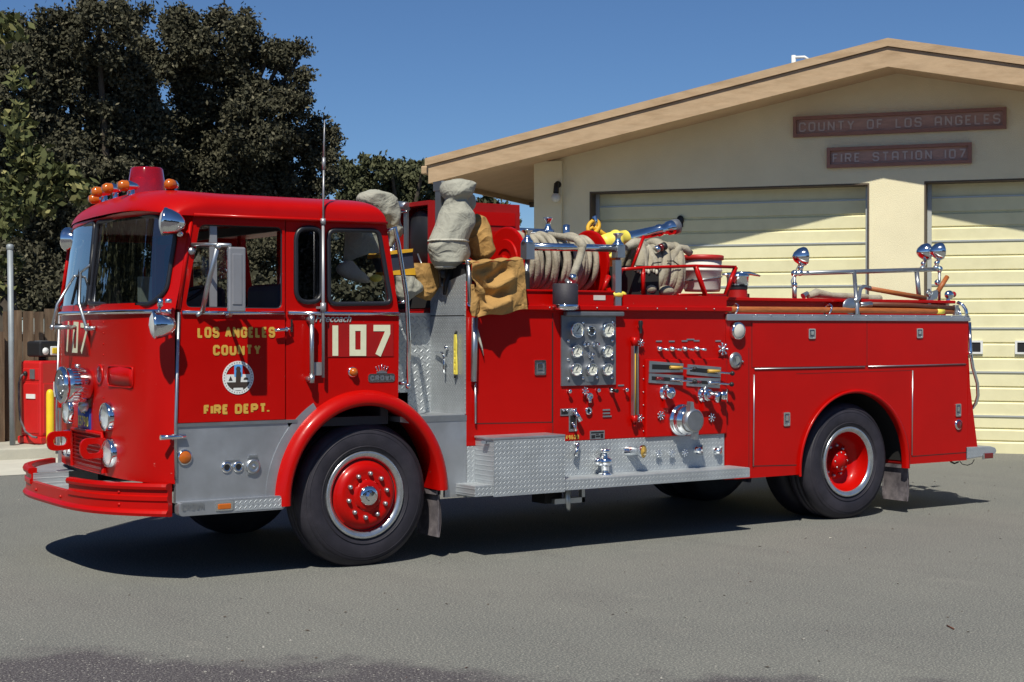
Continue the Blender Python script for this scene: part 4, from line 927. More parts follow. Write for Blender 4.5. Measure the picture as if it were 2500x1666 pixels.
q = MB('amber'); a_, b_ = (-1.108,0.503); q.rbox((a_ - .046, -.066, b_ - .019), (a_ + .046, -.05, b_ + .019), .006); q.use('chrome'); q.prism(rrect(a_ - .062, b_ - .028, a_ + .062, b_ + .028, .008), -.056, -.0505); part(q, 'marker_lamp')
q = MB('steel'); a_, b_ = (-1.335,0.517); letters(q, 'CROWN', a_ - .07, a_ + .085, b_ - .022, b_ + .022, .008, -.056, -.0505, .5, .3); part(q, 'step_badge')
c_ = (-1.365,0.000,0.838); q = MB('chrome'); q.lathe(c_, (0, -1, 0), [(.052, 0), (.052, .012), (.043, .016)], 22); o = part(q, 'marker_lamp'); q = MB('amber'); q.lathe(c_, (0, -1, 0), [(.043, .013), (.03, .022), (0, .025)], 20); part(q, 'lens', o)
for c_ in ((-1.068,0.000,0.757), (-0.985,0.000,0.756)):
    q = MB('chrome'); q.lathe(c_, (0, -1, 0), [(.038, 0), (.038, .008), (.026, .014), (.02, .008)], 18); q.use('black'); q.lathe(c_, (0, -1, 0), [(.021, .009), (0, .009)], 12); part(q, 'charger_socket')
c_ = Vector((-0.881,0.000,0.755)); q = MB('steel'); q.box(c_ + Vector((-.036, -.012, -.055)), c_ + Vector((.036, 0, .06))); q.lathe(c_, (0, -1, 0), [(.05, 0), (.05, .02), (.035, .026), (.03, .02), (.012, .02), (0, .03)], 20); q.box(c_ + Vector((-.03, -.02, .06)), c_ + Vector((.03, 0, .075))); part(q, 'shore_line_inlet')
q = MB('steel'); a_, b_ = (-1.029,0.799); q.box((a_ - .05, -.004, b_ - .006), (a_ + .055, -.0005, b_ + .006)); part(q, 'socket_label')
q = MB('chrome'); a_, b_ = (-1.452,0.975); q.tube([(a_ - .085, -.02, b_), (a_ + .085, -.02, b_)], .017, 8); q.tube([(a_, -.02, b_), (a_, .01, b_)], .02, 8); part(q, 'hinge_catch')

# --- wheels
def wheel(x, y, side, kind):
    """side -1 faces the camera"""
    Rt, wd = .518, .28; t = MB('rubber'); o = (x, y, .505); d_ = (0, side, 0)
    t.lathe(o, d_, [(.30, -.02), (.325, .0), (.36, .012), (.42, .014), (.465, .002), (.49, -.015), (.508, -.035), (.518, -.06), (.518, -.10), (.505, -.104), (.505, -.112), (.518, -.116), (.518, -.15), (.505, -.154), (.505, -.162), (.518, -.166), (.518, -.21), (.50, -.245), (.465, -.265), (.36, -.27), (.30, -.25)], 56)
    for r_ in (.345, .44, .47): t.lathe(o, d_, [(r_ - .004, .010 if r_ < .4 else .006), (r_, .0165 if r_ < .4 else (.0125 if r_ < .46 else .003)), (r_ + .004, .008 if r_ < .46 else -.002)], 56)
    to = part(t, 'wheel')
    rim = MB('rim_silver'); rim.lathe(o, d_, [(.302, -.03), (.312, .004), (.306, .012), (.292, .010), (.268, .002), (.262, -.01)], 48); part(rim, 'rim', to)
    h = MB('red')
    if kind == 'front':
        h.lathe(o, d_, [(.262, -.012), (.25, -.03), (.235, .0), (.21, .028), (.185, .036), (.16, .034), (.14, .03), (.12, .034), (.112, .034)], 40)
        h.use('underbody'); h.lathe(o, d_, [(.262, -.02), (.2, -.05)], 30)
        h.use('red'); h.lathe(o, d_, [(.112, .034), (.10, .045), (.085, .05), (.05, .05)], 28); hr, hh = .155, .034
        h.use('chrome'); h.lathe(o, d_, [(.072, .04), (.072, .060), (.06, .072), (.036, .074)], 24); h.lathe(o, d_, [(.036, .07), (.036, .10), (.03, .106), (0, .108)], 8, False)
    else:
        h.lathe(o, d_, [(.262, -.012), (.255, -.06), (.245, -.13), (.20, -.165), (.17, -.17)], 40); h.lathe(o, d_, [(.17, -.17), (.15, -.168), (.105, -.168), (.10, -.10), (.085, -.085), (.06, -.08), (.05, -.06), (0, -.058)], 26); hr, hh = .135, -.168
    n = 10
    h.use('steel')
    for i in range(n):
        a = 2 * math.pi * (i + .3) / n; c = Vector(o) + Vector((hr * math.cos(a), side * hh, hr * math.sin(a))); h.lathe(c, d_, [(.017, -.004), (.017, .016), (.010, .026), (.0, .028)], 8)
    if kind != 'front':
        for i in range(8):
            a = 2 * math.pi * i / 8; c = Vector(o) + Vector((.075 * math.cos(a), -side * .085, .075 * math.sin(a))); h.ball(c, .010, 6, 4)
    part(h, 'hub', to); return to
wheel(0, .035, -1, 'front'); wheel(0, W - .035, 1, 'front'); wheel(4.85, .055, -1, 'rear'); wheel(4.85, W - .055, 1, 'rear')
for y in (.36, W - .64):
    t = MB('rubber'); t.lathe((4.85, y, .505), (0, 1, 0), [(.30, .02), (.42, .0), (.49, .015), (.518, .06), (.518, .21), (.49, .255), (.42, .27), (.30, .25)], 40); part(t, 'inner_wheel')
# --- front fenders: rolled arch lips
def fender(c, ri, ro, y, sgn, a0, a1, out, name, m='red', n=44):
    pr = [(ro, 0.0), (ro - .018, out * .55), (ro - .05, out * .95), (ro - .085, out), (ri + .012, out * .88), (ri, out * .70), (ri + .01, -.06), (ri + .03, -.22)]
    q = MB(m); k = len(pr) - 1
    def f(i, j):
        a = R(a0 + (a1 - a0) * i); u = j * k; b = min(k - 1, int(u)); t = u - b
        r = pr[b][0] * (1 - t) + pr[b + 1][0] * t; o = pr[b][1] * (1 - t) + pr[b + 1][1] * t
        return (c[0] + .914 * r * math.cos(a), y + sgn * o, c[1] + .993 * r * math.sin(a))
    q.grid(f, n, k, True)
    for i in (0, 1): q.add([f(i, j / k) for j in range(k - 1)], [tuple(range(k - 1))])
    return part(q, name, fix=False)
for y, sg in ((0, -1), (W, 1)): fender((-.03, .50), .645, .755, y, sg, 1, 182, .075, 'front_fender')
for near in (True, False):
    ya, yb = (.06, .5) if near else (W - .5, W - .06)
    for c0, rx, rzz, zc, ins in ((-.04, .66, .66, .50, 0), (4.87, .69, .67, .48, .25)):
        yw = (yb + ins) if near else (ya - ins); y0_, y1_ = (ya, yw) if near else (yw, yb)
        q = MB('underbody'); q.grid(lambda i, j: (c0 + rx * math.cos(math.pi * i), y0_ + (y1_ - y0_) * j, zc + rzz * math.sin(math.pi * i)), 24, 1)
        q.add([(c0 - rx, yw, .4), (c0 + rx, yw, .4), (c0 + rx, yw, 1.2), (c0 - rx, yw, 1.2)], [(0, 1, 2, 3)]); part(q, 'wheel_well', fix=False)
# mud flaps
for (x, z0_, z1_, y) in ((.60, .16, .52, .03), (.60, .16, .52, W - .33), (5.58, .11, .46, .03), (5.58, .11, .46, W - .33)):
    q = MB('rubber_grey'); q.grid(lambda i, j: (x + .03 * math.sin(3 * j) * (1 - j), y + .30 * i, z0_ + (z1_ - z0_) * j), 6, 6); q.grid(lambda i, j: (x + .012 + .03 * math.sin(3 * j) * (1 - j), y + .30 * i, z0_ + (z1_ - z0_) * j), 6, 6)
    for i in (0, 1): q.add([(x, y + .3 * i, z0_), (x + .012, y + .3 * i, z0_), (x + .012, y + .3 * i, z1_), (x, y + .3 * i, z1_)], [(0, 1, 2, 3)])
    fo2 = part(q, 'mud_flap'); q = MB('red_old'); q.rbox((x - .012, y, z1_ - .02), (x + .03, y + .3, z1_ + .09), .02); q.use('rubber_grey'); q.box((x - .018, y, z1_ - .05), (x + .022, y + .3, z1_ - .0201)); part(q, 'bracket', fo2)

# ================================================================ BODY BEHIND THE CAB
XP = .83
q = MB('underbody'); q.box((-1.35, .72, .55), (6.25, .80, .80)); q.box((-1.35, 1.64, .55), (6.25, 1.72, .80)); q.box((.75, .12, .5), (4.1, 2.32, .80)); q.box((-1.35, .1, .62), (-.8, 2.34, 1.0)); q.box((5.6, .1, .55), (6.3, 2.34, .8)); q.box((-.7, .55, .95), (.8, 1.89, 1.04))
q.tube([(0, .3, .505), (0, 2.14, .505)], .07, 10); q.tube([(4.85, .3, .505), (4.85, 2.14, .505)], .09, 10); q.ball((4.85, 1.22, .505), .22, 14, 8); part(q, 'chassis')
q = MB('underbody'); q.box((1.62, .12, .33), (1.78, .3, .5)); q.use('steel'); q.box((1.66, .05, .33), (1.95, .09, .37)); q.box((1.92, .05, .33), (1.95, .09, .5)); q.tube([(1.78, .06, .48), (1.79, .06, .30), (1.80, .06, .27)], [.03, .025, .015], 8); part(q, 'drain_valve')
# jump-seat recess behind the cab: tread-plate walls
q = MB('tread_coarse'); q.box((.20, .50, 1.05), (XP - .002, .515, 1.80)); q.use('underbody'); q.box((.2, .52, 1.05), (XP - .01, 1.9, 1.78)); q.use('steel'); q.box((.2, .494, 1.775), (XP - .003, .50, 1.80)); q.box((.2, .495, 1.69), (XP - .003, .4985, 1.696)); part(q, 'seat_box')
q = MB('tread_fine'); q.prism([(.012, 1.05), (.012, 2.085), (.28, 2.03), (.50, 1.97), (.50, 1.05)], XP - .012, XP, fn=lambda u, v, w: (w, u, v)); q.use('underbody'); q.box((XP - .0135, .012, 1.775), (XP - .0122, .50, 1.782)); q.box((XP + .012, .05, 1.84), (XP + .04, 1.25, 2.16)); part(q, 'bulkhead')  # dark sheet behind the plate stands in for the shade under the coat
q = MB('alum'); q.box((.27, .008, 1.012), (XP - .013, .5, 1.05)); q.prism([(XP - .002, .45)] + [(XP - .002, 1.011), (.28, 1.011)] + [(-.03 + .675 * math.cos(R(a)), .50 + .72 * math.sin(R(a))) for a in (42, 34, 26, 18, 10, 2, -4)], .004, .03); q.use('steel'); q.box((.45, .0, 1.006), (XP - .002, .006, 1.046)); part(q, 'recess_floor')
q = MB('chrome'); q.tube([(0.161,0.000,2.374), (0.212,-0.020,2.400), (0.241,-0.020,2.280), (0.308,-0.020,1.912), (0.326,-0.020,1.601), (0.320,-0.020,1.272)], .017, 10)
q.tube([(0.264,0.020,1.870), (0.313,-0.020,1.877)], .012, 8); q.tube([(0.265,0.020,1.290), (0.320,-0.020,1.295)], .012, 8); q.ball((0.320,-0.020,1.272), .022, 8, 5); part(q, 'grab_rail')
q = MB('steel'); q.tube([(0.827,-0.030,2.172), (0.840,-0.030,1.862)], .018, 10); q.tube([(0.880,-0.030,1.763), (0.871,-0.030,1.293)], .024, 10); q.tube([(0.892,-0.020,1.282), (0.892,-0.020,0.983)], .008, 8); q.use('chrome'); q.ball((0.827,-0.030,2.167), .028, 8, 6); q.tube([(0.840,-0.030,1.866), (0.870,0.010,1.854)], .022, 8); part(q, 'grab_rail')
q = MB('chrome'); q.tube([(XP - .03, .40, 1.50), (XP - .05, .26, 1.50), (XP - .05, .23, 1.46)], .009, 6); q.tube([(XP - .05, .24, 1.48), (XP - .05, .24, 1.36), (XP - .01, .28, 1.33)], .009, 6); q.ball((XP - .03, .24, 1.54), .018, 8, 5); part(q, 'latch')
q = MB('steel'); q.box((XP - .03, .32, 2.0), (XP + .05, .40, 2.78)); q.box((XP - .035, .30, 2.72), (XP + .055, .42, 2.79)); part(q, 'post')

px_ = (0.559,0.640,2.424)
q = MB('steel'); q.tube([(px_[0], .64, 1.77), (px_[0], .64, 2.5)], .03, 10); part(q, 'coat_post')
# --- pump house shell
q = MB('red'); q.box((XP, .0, .815), (3.36, W, 1.83)); q.box((XP, .0, 1.83), (.905, .03, 2.03)); pump = part(q, 'pump_house', bevel=.006)
def line(mb, pts, w=.006, m='underbody', y=-.0015, cl=False): mb.use(m).ribbon(pts, w, y, -.0002, cl)
q = MB('underbody'); line(q, [(.905, .980), (1.60, .968), (1.602, 1.735)]); line(q, [(.905, .980), (.905, 1.75)]); line(q, [(1.606, .83), (1.606, 1.80)], .005); part(q, 'panel_gap', pump)
def latch(a, b, w, h, y=0.0, name='paddle_latch', par=FE):
    q = MB('chrome'); q.prism(rrect(a - w / 2, b - h / 2, a + w / 2, b + h / 2, .012), y - .010, y - .0005, [rrect(a - w * .36, b - h * .38, a + w * .36, b + h * .38, .008)[::-1]])
    q.use('panel_grey'); q.box((a - w * .36, y - .003, b - h * .38), (a + w * .36, y - .001, b + h * .38)); q.use('chrome'); q.rbox((a - w * .22, y - .012, b - h * .12), (a + w * .24, y - .002, b + h * .30), .004); return part(q, name, par)
a_, b_ = (1.484,1.386); latch(a_, b_, .105, .115)
# gauge board
(a0, b0), (a1, b1) = [(1.679,1.243),(2.202,1.778)]
q = MB('panel_grey'); q.box((a0, -.014, b0), (a1, -.0005, b1 + .005)); q.rbox((a0 + .02, -.05, b1 + .0), (a1 + .06, -.004, b1 + .035), .008); gb = part(q, 'gauge_panel')
q = MB('chrome')
for u in [(1.880,1.725),(1.880,1.298),(2.015,1.301),(2.172,1.726),(2.165,1.585),(1.740,1.587),(2.163,1.444),(1.740,1.444),(1.740,1.297),(2.163,1.298),(1.970,1.446)]: q.ball((u[0], -.016, u[1]), .014, 8, 5)
part(q, 'bolt_row', gb)
def gauge(a, b, r, ang, name='gauge', face='dial', y=-.014, par=gb):
    q = MB('chrome'); q.lathe((a, y, b), (0, -1, 0), [(r * 1.0, -.001), (r * 1.0, .03), (r * .95, .042), (r * .87, .044), (r * .85, .032)], 26)
    o = part(q, name, par)
    q = MB(face); q.lathe((a, y, b), (0, -1, 0), [(r * .87, .0315), (0, .0315)], 24, False)
    q.use('black'); c, s = math.cos(R(ang)), math.sin(R(ang)); q.ribbon([(a - r * .2 * c, b - r * .2 * s), (a + r * .55 * c, b + r * .55 * s)], r * .10, y - .0345, y - .0325)
    for i in range(9):
        t = R(-45 + i * 33.75); q.ribbon([(a + r * .58 * math.cos(t), b + r * .58 * math.sin(t)), (a + r * .72 * math.cos(t), b + r * .72 * math.sin(t))], r * .06, y - .034, y - .0322)
    q.box((a - r * .3, y - .034, b - r * .4), (a + r * .3, y - .0322, b - r * .34)); q.data = None
    part(q, 'dial', o)
    q = MB('glass_clear'); q.lathe((a, y, b), (0, -1, 0), [(r * .79, .038), (0, .040)], 22, False); part(q, 'lens', o, fix=False) if False else None
for (u, r, an) in zip([(1.806,1.669),(2.106,1.669),(1.803,1.508),(2.100,1.505),(1.798,1.368),(1.949,1.366),(2.100,1.364)], (.062, .060, .052, .052, .052, .052, .052), (50, 60, 55, 60, 50, 55, 60)): gauge(u[0], u[1], r, an)
u = (1.954,1.664); q = MB('chrome'); q.lathe((u[0], -.014, u[1]), (0, -1, 0), [(.040, 0), (.040, .02), (.034, .024), (.03, .015)], 20); q.use('black'); q.lathe((u[0], -.014, u[1]), (0, -1, 0), [(.031, .012), (0, .02)], 16)
q.use('chrome')
for i in range(6): a = math.pi * i / 3; q.ball((u[0] + .02 * math.cos(a), -.033, u[1] + .02 * math.sin(a)), .005, 6, 4)
part(q, 'primer_knob', gb)
q = MB('chrome')
for u in [(1.905,1.558),(1.993,1.558),(1.947,1.480)]: q.lathe((u[0], -.014, u[1]), (0, -1, 0), [(.026, 0), (.026, .012), (.016, .018), (.012, .04), (.018, .046), (0, .05)], 14)
part(q, 'test_port', gb)
q = MB('steel'); a_, b_ = (1.947,1.290); q.prism(rrect(a_ - .035, b_ - .02, a_ + .035, b_ + .025, .008), -.017, -.0145, [rrect(a_ - .028, b_ - .013, a_ + .028, b_ + .03, .006)[::-1]] if False else []); part(q, 'label_plate', gb)
# row of knobs below
def knob(c, r, L, m='chrome', name='valve_knob', par=FE, ball=True):
    q = MB(m); q.lathe(c, (0, -1, 0), [(r * .55, 0), (r * .4, .01), (r * .35, L * .6), (r, L * .7), (r, L * .95), (r * .6, L), (0, L)], 14); return part(q, name, par)
for u in ((1.742,0.000,1.201), (2.019,0.000,1.202), (2.295,0.000,1.199)): knob(u, .016, .045)
q = MB('chrome'); u = Vector((2.163,0.000,1.199)); q.lathe(u, (0, -1, 0), [(.024, 0), (.022, .02), (.012, .03)], 12); q.use('black'); q.tube([u + Vector((0, -.03, 0)), u + Vector((0, -.085, -.004))], [.012, .016], 8); part(q, 'throttle_knob')
def wheelknob(c, r, L=.035):
    q = MB('chrome'); c = Vector(c); q.lathe(c, (0, -1, 0), [(r * .4, 0), (r * .3, L)], 10); n = 7
    for i in range(n):
        a = 2 * math.pi * i / n; e = c + Vector((r * math.cos(a), -L, r * math.sin(a))); q.tube([c + Vector((0, -L, 0)), e], r * .16, 6); q.ball(e, r * .28, 7, 5)
    q.ball(c + Vector((0, -L, 0)), r * .35, 8, 5); return part(q, 'handwheel')
for c, r in (((1.890,0.000,1.200), .026), ((3.300,0.000,1.514), .044), ((2.643,0.000,0.987), .030), ((3.178,0.000,0.954), .030), ((2.438,0.000,1.570), .026), ((2.425,0.000,0.974), .026), ((2.620,0.000,0.684), .026), ((2.758,0.000,0.681), .026), ((2.894,0.000,0.680), .026)): wheelknob(c, r)
c = Vector((1.944,0.000,1.157)); q = MB('chrome'); q.lathe(c, (0, -1, 0), [(.03, 0), (.03, .02), (.022, .035), (.016, .03), (0, .03)], 16); q.tube([c + Vector((0, -.015, -.02)), c + Vector((0, -.02, -.05))], .016, 8); part(q, 'air_fitting')
c = Vector((1.939,0.000,1.044)); q = MB('chrome'); q.lathe(c, (0, -1, 0), [(.03, 0), (.03, .018), (.02, .022), (.016, .01)], 16); q.use('black'); q.lathe(c, (0, -1, 0), [(.016, .011), (0, .011)], 10); part(q, 'gauge_port')
q = MB('steel')
for u, w_ in (((2.116,1.046), .07), ((2.116,1.020), .07), ((2.124,0.996), .085)): q.box((u[0] - w_ / 2, -.008, u[1] - .006), (u[0] + w_ / 2, -.0005, u[1] + .006))
for u in ((2.262,1.235), (2.647,1.580), (2.779,1.579), (3.041,1.582), (3.274,1.579), (2.625,1.025), (3.159,0.991)): q.box((u[0] - .03, -.005, u[1] - .006), (u[0] + .03, -.0005, u[1] + .006))
a_, b_ = (2.914,1.581); q.box((a_ - .03, -.005, b_ - .006), (a_ + .03, -.0005, b_ + .006)); a_, b_ = (2.977,1.593); q.box((a_ - .04, -.005, b_ - .006), (a_ + .04, -.0005, b_ + .006))
part(q, 'label_strip')
# transfer valve crank and its plate
(a0, b0), (a1, b1) = [(1.674,1.013),(1.829,1.068)]; (a2, b2), (a3, b3) = [(1.755,0.890),(1.829,1.006)]
q = MB('steel'); q.box((a0, -.006, b0), (a1, -.0005, b1)); q.box((a2, -.006, b2), (a3, -.0005, b0 - .0001)); q.use('black'); q.box((a2 + .012, -.0075, b2 + .02), (a3 - .012, -.0062, b0)); q.box((a0 + .008, -.0075, b0 + .01), (a0 + .07, -.0062, b1 - .012)); tv = part(q, 'transfer_valve')
q = MB('chrome'); u = Vector((1.797,0.000,1.046)); q.ball(u + Vector((0, -.02, 0)), .022, 10, 6); q.tube([u + Vector((0, -.03, 0)), u + Vector((.04, -.045, -.075))], [.014, .022], 8); u = Vector((1.786,0.000,0.951)); q.ball(u + Vector((0, -.015, 0)), .014, 8, 5); q.tube([u + Vector((0, -.02, 0)), u + Vector((.02, -.03, -.055))], [.009, .013], 8)
for u in ((1.702,0.000,1.053), (1.737,0.000,1.052)): q.ball(Vector(u) + Vector((0, -.01, 0)), .010, 8, 5)
part(q, 'crank', tv)
(a0, b0), (a1, b1) = [(1.957,0.821),(2.100,0.888)]
q = MB('steel'); q.box((a0, -.005, b0), (a1, -.0005, b1)); q.use('black'); q.box((a0 + .01, -.0062, b1 - .022), (a1 - .01, -.0052, b1 - .010))
for i, (u0, u1, v0, v1) in enumerate(((.1, .35, .1, .5), (.4, .68, .2, .42), (.72, .9, .1, .6), (.4, .6, .5, .62))): q.box((a0 + u0 * (a1 - a0), -.0062, b0 + v0 * (b1 - b0)), (a0 + u1 * (a1 - a0), -.0052, b0 + v1 * (b1 - b0)))
part(q, 'rating_plate')
(a0, b0), (a1, b1) = [(1.725,0.827),(1.852,0.863)]
q = MB('gold'); letters(q, '49620', a0, a1, b0 + .002, b1, .009, -.003, -.0005, .5, .3); part(q, 'unit_number')
# sight glass
(xa, zt), (_, zb) = [(2.378,1.584),(2.381,0.967)]
q = MB('red'); q.tube([(xa, -.03, zt + .03), (xa, -.03, zt - .04)], .026, 10); q.tube([(xa, -.03, zt), (xa, 0, zt)], .02, 8); sg = part(q, 'sight_gauge')
q = MB('red'); q.tube([(xa, -.03, zb - .03), (xa, -.03, zb + .03)], .026, 10); q.tube([(xa, -.03, zb), (xa, 0, zb)], .02, 8); q.tube([(xa, -.03, zb - .03), (xa, -.03, zb - .06)], .014, 8); part(q, 'drain_fitting', sg)
q = MB('steel'); q.box((xa - .024, -.05, zb + .03), (xa - .016, -.015, zt - .04)); q.box((xa + .016, -.05, zb + .03), (xa + .024, -.015, zt - .04)); q.use('panel_grey'); q.box((xa - .016, -.02, zb + .03), (xa + .016, -.015, zt - .04)); part(q, 'guard', sg)
q = MB('band_yellow'); q.tube([(xa, -.032, zb + .03), (xa, -.032, zt - .1)], .008, 8); part(q, 'tube', sg)
q = MB('black'); u = Vector((2.438,0.000,1.695)); q.lathe(u + Vector((0, -.03, .05)), (0, 0, -1), [(.016, 0), (.02, .02), (.014, .05), (.01, .09), (.012, .1)], 10); q.use('chrome'); q.tube([u, u + Vector((0, -.03, 0))], .012, 8); part(q, 'bleeder')
# four toggle levers
for u in ((2.652,0.000,1.519), (2.782,0.000,1.517), (2.914,0.000,1.516), (3.044,0.000,1.515)):
    u = Vector(u); q = MB('chrome'); q.lathe(u, (0, -1, 0), [(.026, 0), (.026, .008), (.02, .014), (.014, .03), (0, .034)], 14); q.tube([u + Vector((0, -.02, 0)), u + Vector((.028, -.085, -.006))], [.007, .011], 8); part(q, 'toggle_lever')
# discharge sub-panel
(a0, b0), (a1, b1) = [(2.500,0.815),(3.348,1.436)]
q = MB('red'); q.box((a0, -.022, b0), (3.355, -.0005, b1)); sp_ = part(q, 'discharge_panel', bevel=.008)
q = MB('steel')
for i in range(6):
    q.ball((a0 - .012, -.004, b0 + (b1 - b0) * (i + .5) / 6), .006, 6, 4)
part(q, 'rivet_row', sp_)
YS = -.0225
for (uu, vv) in (([(2.529,1.425),(2.881,1.399),(2.874,1.329),(2.525,1.332)], 1), ([(2.526,1.326),(2.881,1.302),(2.874,1.223),(2.520,1.252)], 0), ([(2.926,1.393),(3.284,1.364),(3.278,1.279),(2.916,1.312)], 1), ([(2.916,1.285),(3.278,1.273),(3.269,1.191),(2.912,1.218)], 0)):
    q = MB('steel'); q.prism(uu[::-1], YS - .008, YS); sv = part(q, 'valve_slide')
    P4 = [Vector(p) for p in uu]; cL = (P4[0] + P4[3]) / 2; cR = (P4[1] + P4[2]) / 2; h = (P4[0] - P4[3]).length
    q = MB('black'); q.ribbon([cL * .92 + cR * .08, cL * .10 + cR * .90], h * .42, YS - .0095, YS - .0082); part(q, 'slot', sv)
    q = MB('chrome'); m0 = cL * .42 + cR * .58; q.tube([(m0.x, YS - .02, m0.y), (cR.x + .02, YS - .055, cR.y - .006), (cR.x + .055, YS - .075, cR.y - .008)], .009, 8)
    q.use('chrome' if not vv else 'gold'); q.tube([(m0.x, YS - .02, m0.y), (m0.x + .11, YS - .04, m0.y - .004)], .014, 8); q.use('black'); q.ball((cR.x + .062, YS - .079, cR.y - .008), .020, 8, 6)
    if not vv: q.use('lens_dim'); q.tube([(cL.x * .8 + cR.x * .2, YS - .012, cL.y * .8 + cR.y * .2), (cL.x * .6 + cR.x * .4, YS - .014, cL.y * .6 + cR.y * .4)], .014, 8)
    part(q, 'pull_rod', sv)
def outlet(c, r, L, elbow=False):
    c = Vector(c); q = MB('chrome'); q.lathe(c, (0, -1, 0), [(r * 1.45, 0), (r * 1.45, .012), (r * 1.0, .02), (r * .95, L * .5), (r * 1.1, L * .55), (r * 1.1, L * .9), (r * .8, L), (r * .25, L), (r * .22, L + .015), (0, L + .018)], 22)
    for i in range(6): a = math.pi * i / 3 + .3; q.ball(c + Vector((r * 1.25 * math.cos(a), -.012, r * 1.25 * math.sin(a))), .011, 6, 4)
    o = part(q, 'discharge_outlet'); q = MB('red'); q.prism([(c.x - r * .5, c.z - r * 1.2), (c.x + r * .5, c.z - r * 1.2), (c.x + r * .8, c.z - r * 2.9), (c.x - r * .5, c.z - r * 2.9)], -.05, -.023); part(q, 'drip_spout', o)
    if elbow:
        q = MB('chrome'); d = Vector((.55, -.80, -.2)).normalized(); s0 = c + Vector((0, -L * .8, 0)); q.lathe(s0, d, [(r * .8, 0), (r * .8, .06), (r * 1.05, .065), (r * 1.05, .10), (r * .85, .105)], 20); q.use('black'); q.lathe(s0, d, [(r * .8, .1), (0, .09)], 14); part(q, 'elbow', o)
outlet((2.694,-0.022,1.169), .042, .09); outlet((3.101,-0.022,1.143), .046, .07, True)
c = Vector((3.259,-0.022,1.134)); q = MB('chrome'); q.lathe(c, (0, -1, 0), [(.03, 0), (.02, .02), (.02, .06), (.035, .065), (.035, .075), (0, .08)], 16); q.box(c + Vector((.015, -.09, -.05)), c + Vector((.022, -.02, .05))); part(q, 'valve_handle')
# big suction inlet
c = Vector((2.882,-0.022,0.941)); c = Vector((c.x - .03, c.y, c.z + .005))
q = MB('chrome'); q.lathe(c, (0, -1, 0), [(.13, 0), (.13, .025), (.122, .035), (.110, .04), (.110, .075), (.118, .08), (.118, .10), (.104, .105), (.104, .13), (.095, .135)], 34)
for i in range(8): a = math.pi * i / 4 + .2; q.ball(c + Vector((.106 * math.cos(a), -.03, .106 * math.sin(a))), .010, 6, 4)
so = part(q, 'suction_inlet'); q = MB('steel'); q.lathe(c, (0, -1, 0), [(.092, .125), (.092, .185), (.08, .19)], 30); q.use('panel_grey'); q.lathe(c, (0, -1, 0), [(.082, .188), (0, .188)], 28, False); q.use('steel'); q.prism([(c.x - .055, c.z + .06), (c.x + .0, c.z + .07), (c.x - .01, c.z + .15), (c.x - .035, c.z + .155)], -.20, -.15); q.prism([(c.x - .0, c.z - .07), (c.x + .05, c.z - .055), (c.x + .035, c.z - .155), (c.x + .01, c.z - .15)], -.20, -.15); part(q, 'cap', so)

# --- lower tread plate, running board, tool box
q = MB('tread_side'); q.box((XP, .0, .44), (3.345, .05, .8148)); q.use('underbody'); part(q, 'lower_tread_panel')
q = MB('tread_side'); q.box((.74, -.25, .470), (3.40, .02, .546)); q.use('tread_top'); q.box((.745, -.247, .546), (3.395, -.001, .5495)); part(q, 'running_board', bevel=.012)
(a0, b0), (a1, b1) = ((0.896,0.878)), ((1.531,0.875))
q = MB('tread_side'); q.box((a0, -.262, .462), (a1, -.252, b0 - .002)); q.box((a0 + .008, -.2519, .5505), (a1 - .008, -.001, b0 - .006)); q.use('alum'); q.rbox((a0 - .004, -.266, b0 - .004), (a1 + .004, -.001, b0 + .014), .005); q.use('chrome'); q.box((a0 - .03, -.2, .845), (a0 - .0, -.14, .865)); part(q, 'tool_box')
for c, nm, r in (((3.042,0.000,0.690), 'drain_port', .036), ((3.251,0.000,0.675), 'drain_port', .034)):
    q = MB('chrome'); q.lathe(c, (0, -1, 0), [(r, 0), (r, .02), (r * .7, .03), (r * .7, .05), (0, .055)], 16); c = Vector(c); q.box(c + Vector((r * .9, -.04, -r)), c + Vector((r * 1.1, -.005, r * 1.3))); part(q, nm)
c = Vector((2.345,0.000,0.716)); q = MB('chrome'); q.lathe(c, (.45, -1, 0), [(.045, -.02), (.04, .02), (.036, .10), (.05, .105), (.052, .13)], 20); q.use('gold'); q.lathe(c, (.45, -1, 0), [(.05, .125), (.012, .132), (0, .14)], 18); part(q, 'capped_outlet')
c = Vector((2.061,0.000,0.635)); q = MB('chrome'); q.tube([c + Vector((0, -.06, -.085)), c + Vector((0, -.06, .06))], [.035, .03], 12); q.lathe(c + Vector((0, -.06, -.09)), (0, 0, 1), [(.055, 0), (.055, .015), (.035, .02)], 14); q.lathe(c + Vector((0, -.06, -.02)), (0, 0, 1), [(.03, 0), (.06, .02), (.06, .05), (.03, .07)], 14); q.tube([c + Vector((-.01, -.06, .0)), c + Vector((-.075, -.075, .02))], [.035, .03], 12); q.ball(c + Vector((-.08, -.075, .02)), .032, 10, 6); q.lathe(c + Vector((0, -.06, .05)), (0, 0, 1), [(.022, 0), (.022, .03), (.045, .035), (.045, .06), (0, .062)], 12); part(q, 'hydrant_valve')
c = Vector((1.804,0.000,0.755)); q = MB('chrome'); q.lathe(c + Vector((.02, 0, .03)), (0, -1, 0), [(.02, 0), (.02, .03), (0, .035)], 12); q.tube([c + Vector((.02, -.03, .03)), c + Vector((-.015, -.04, -.055))], [.012, .02], 8); part(q, 'lever')

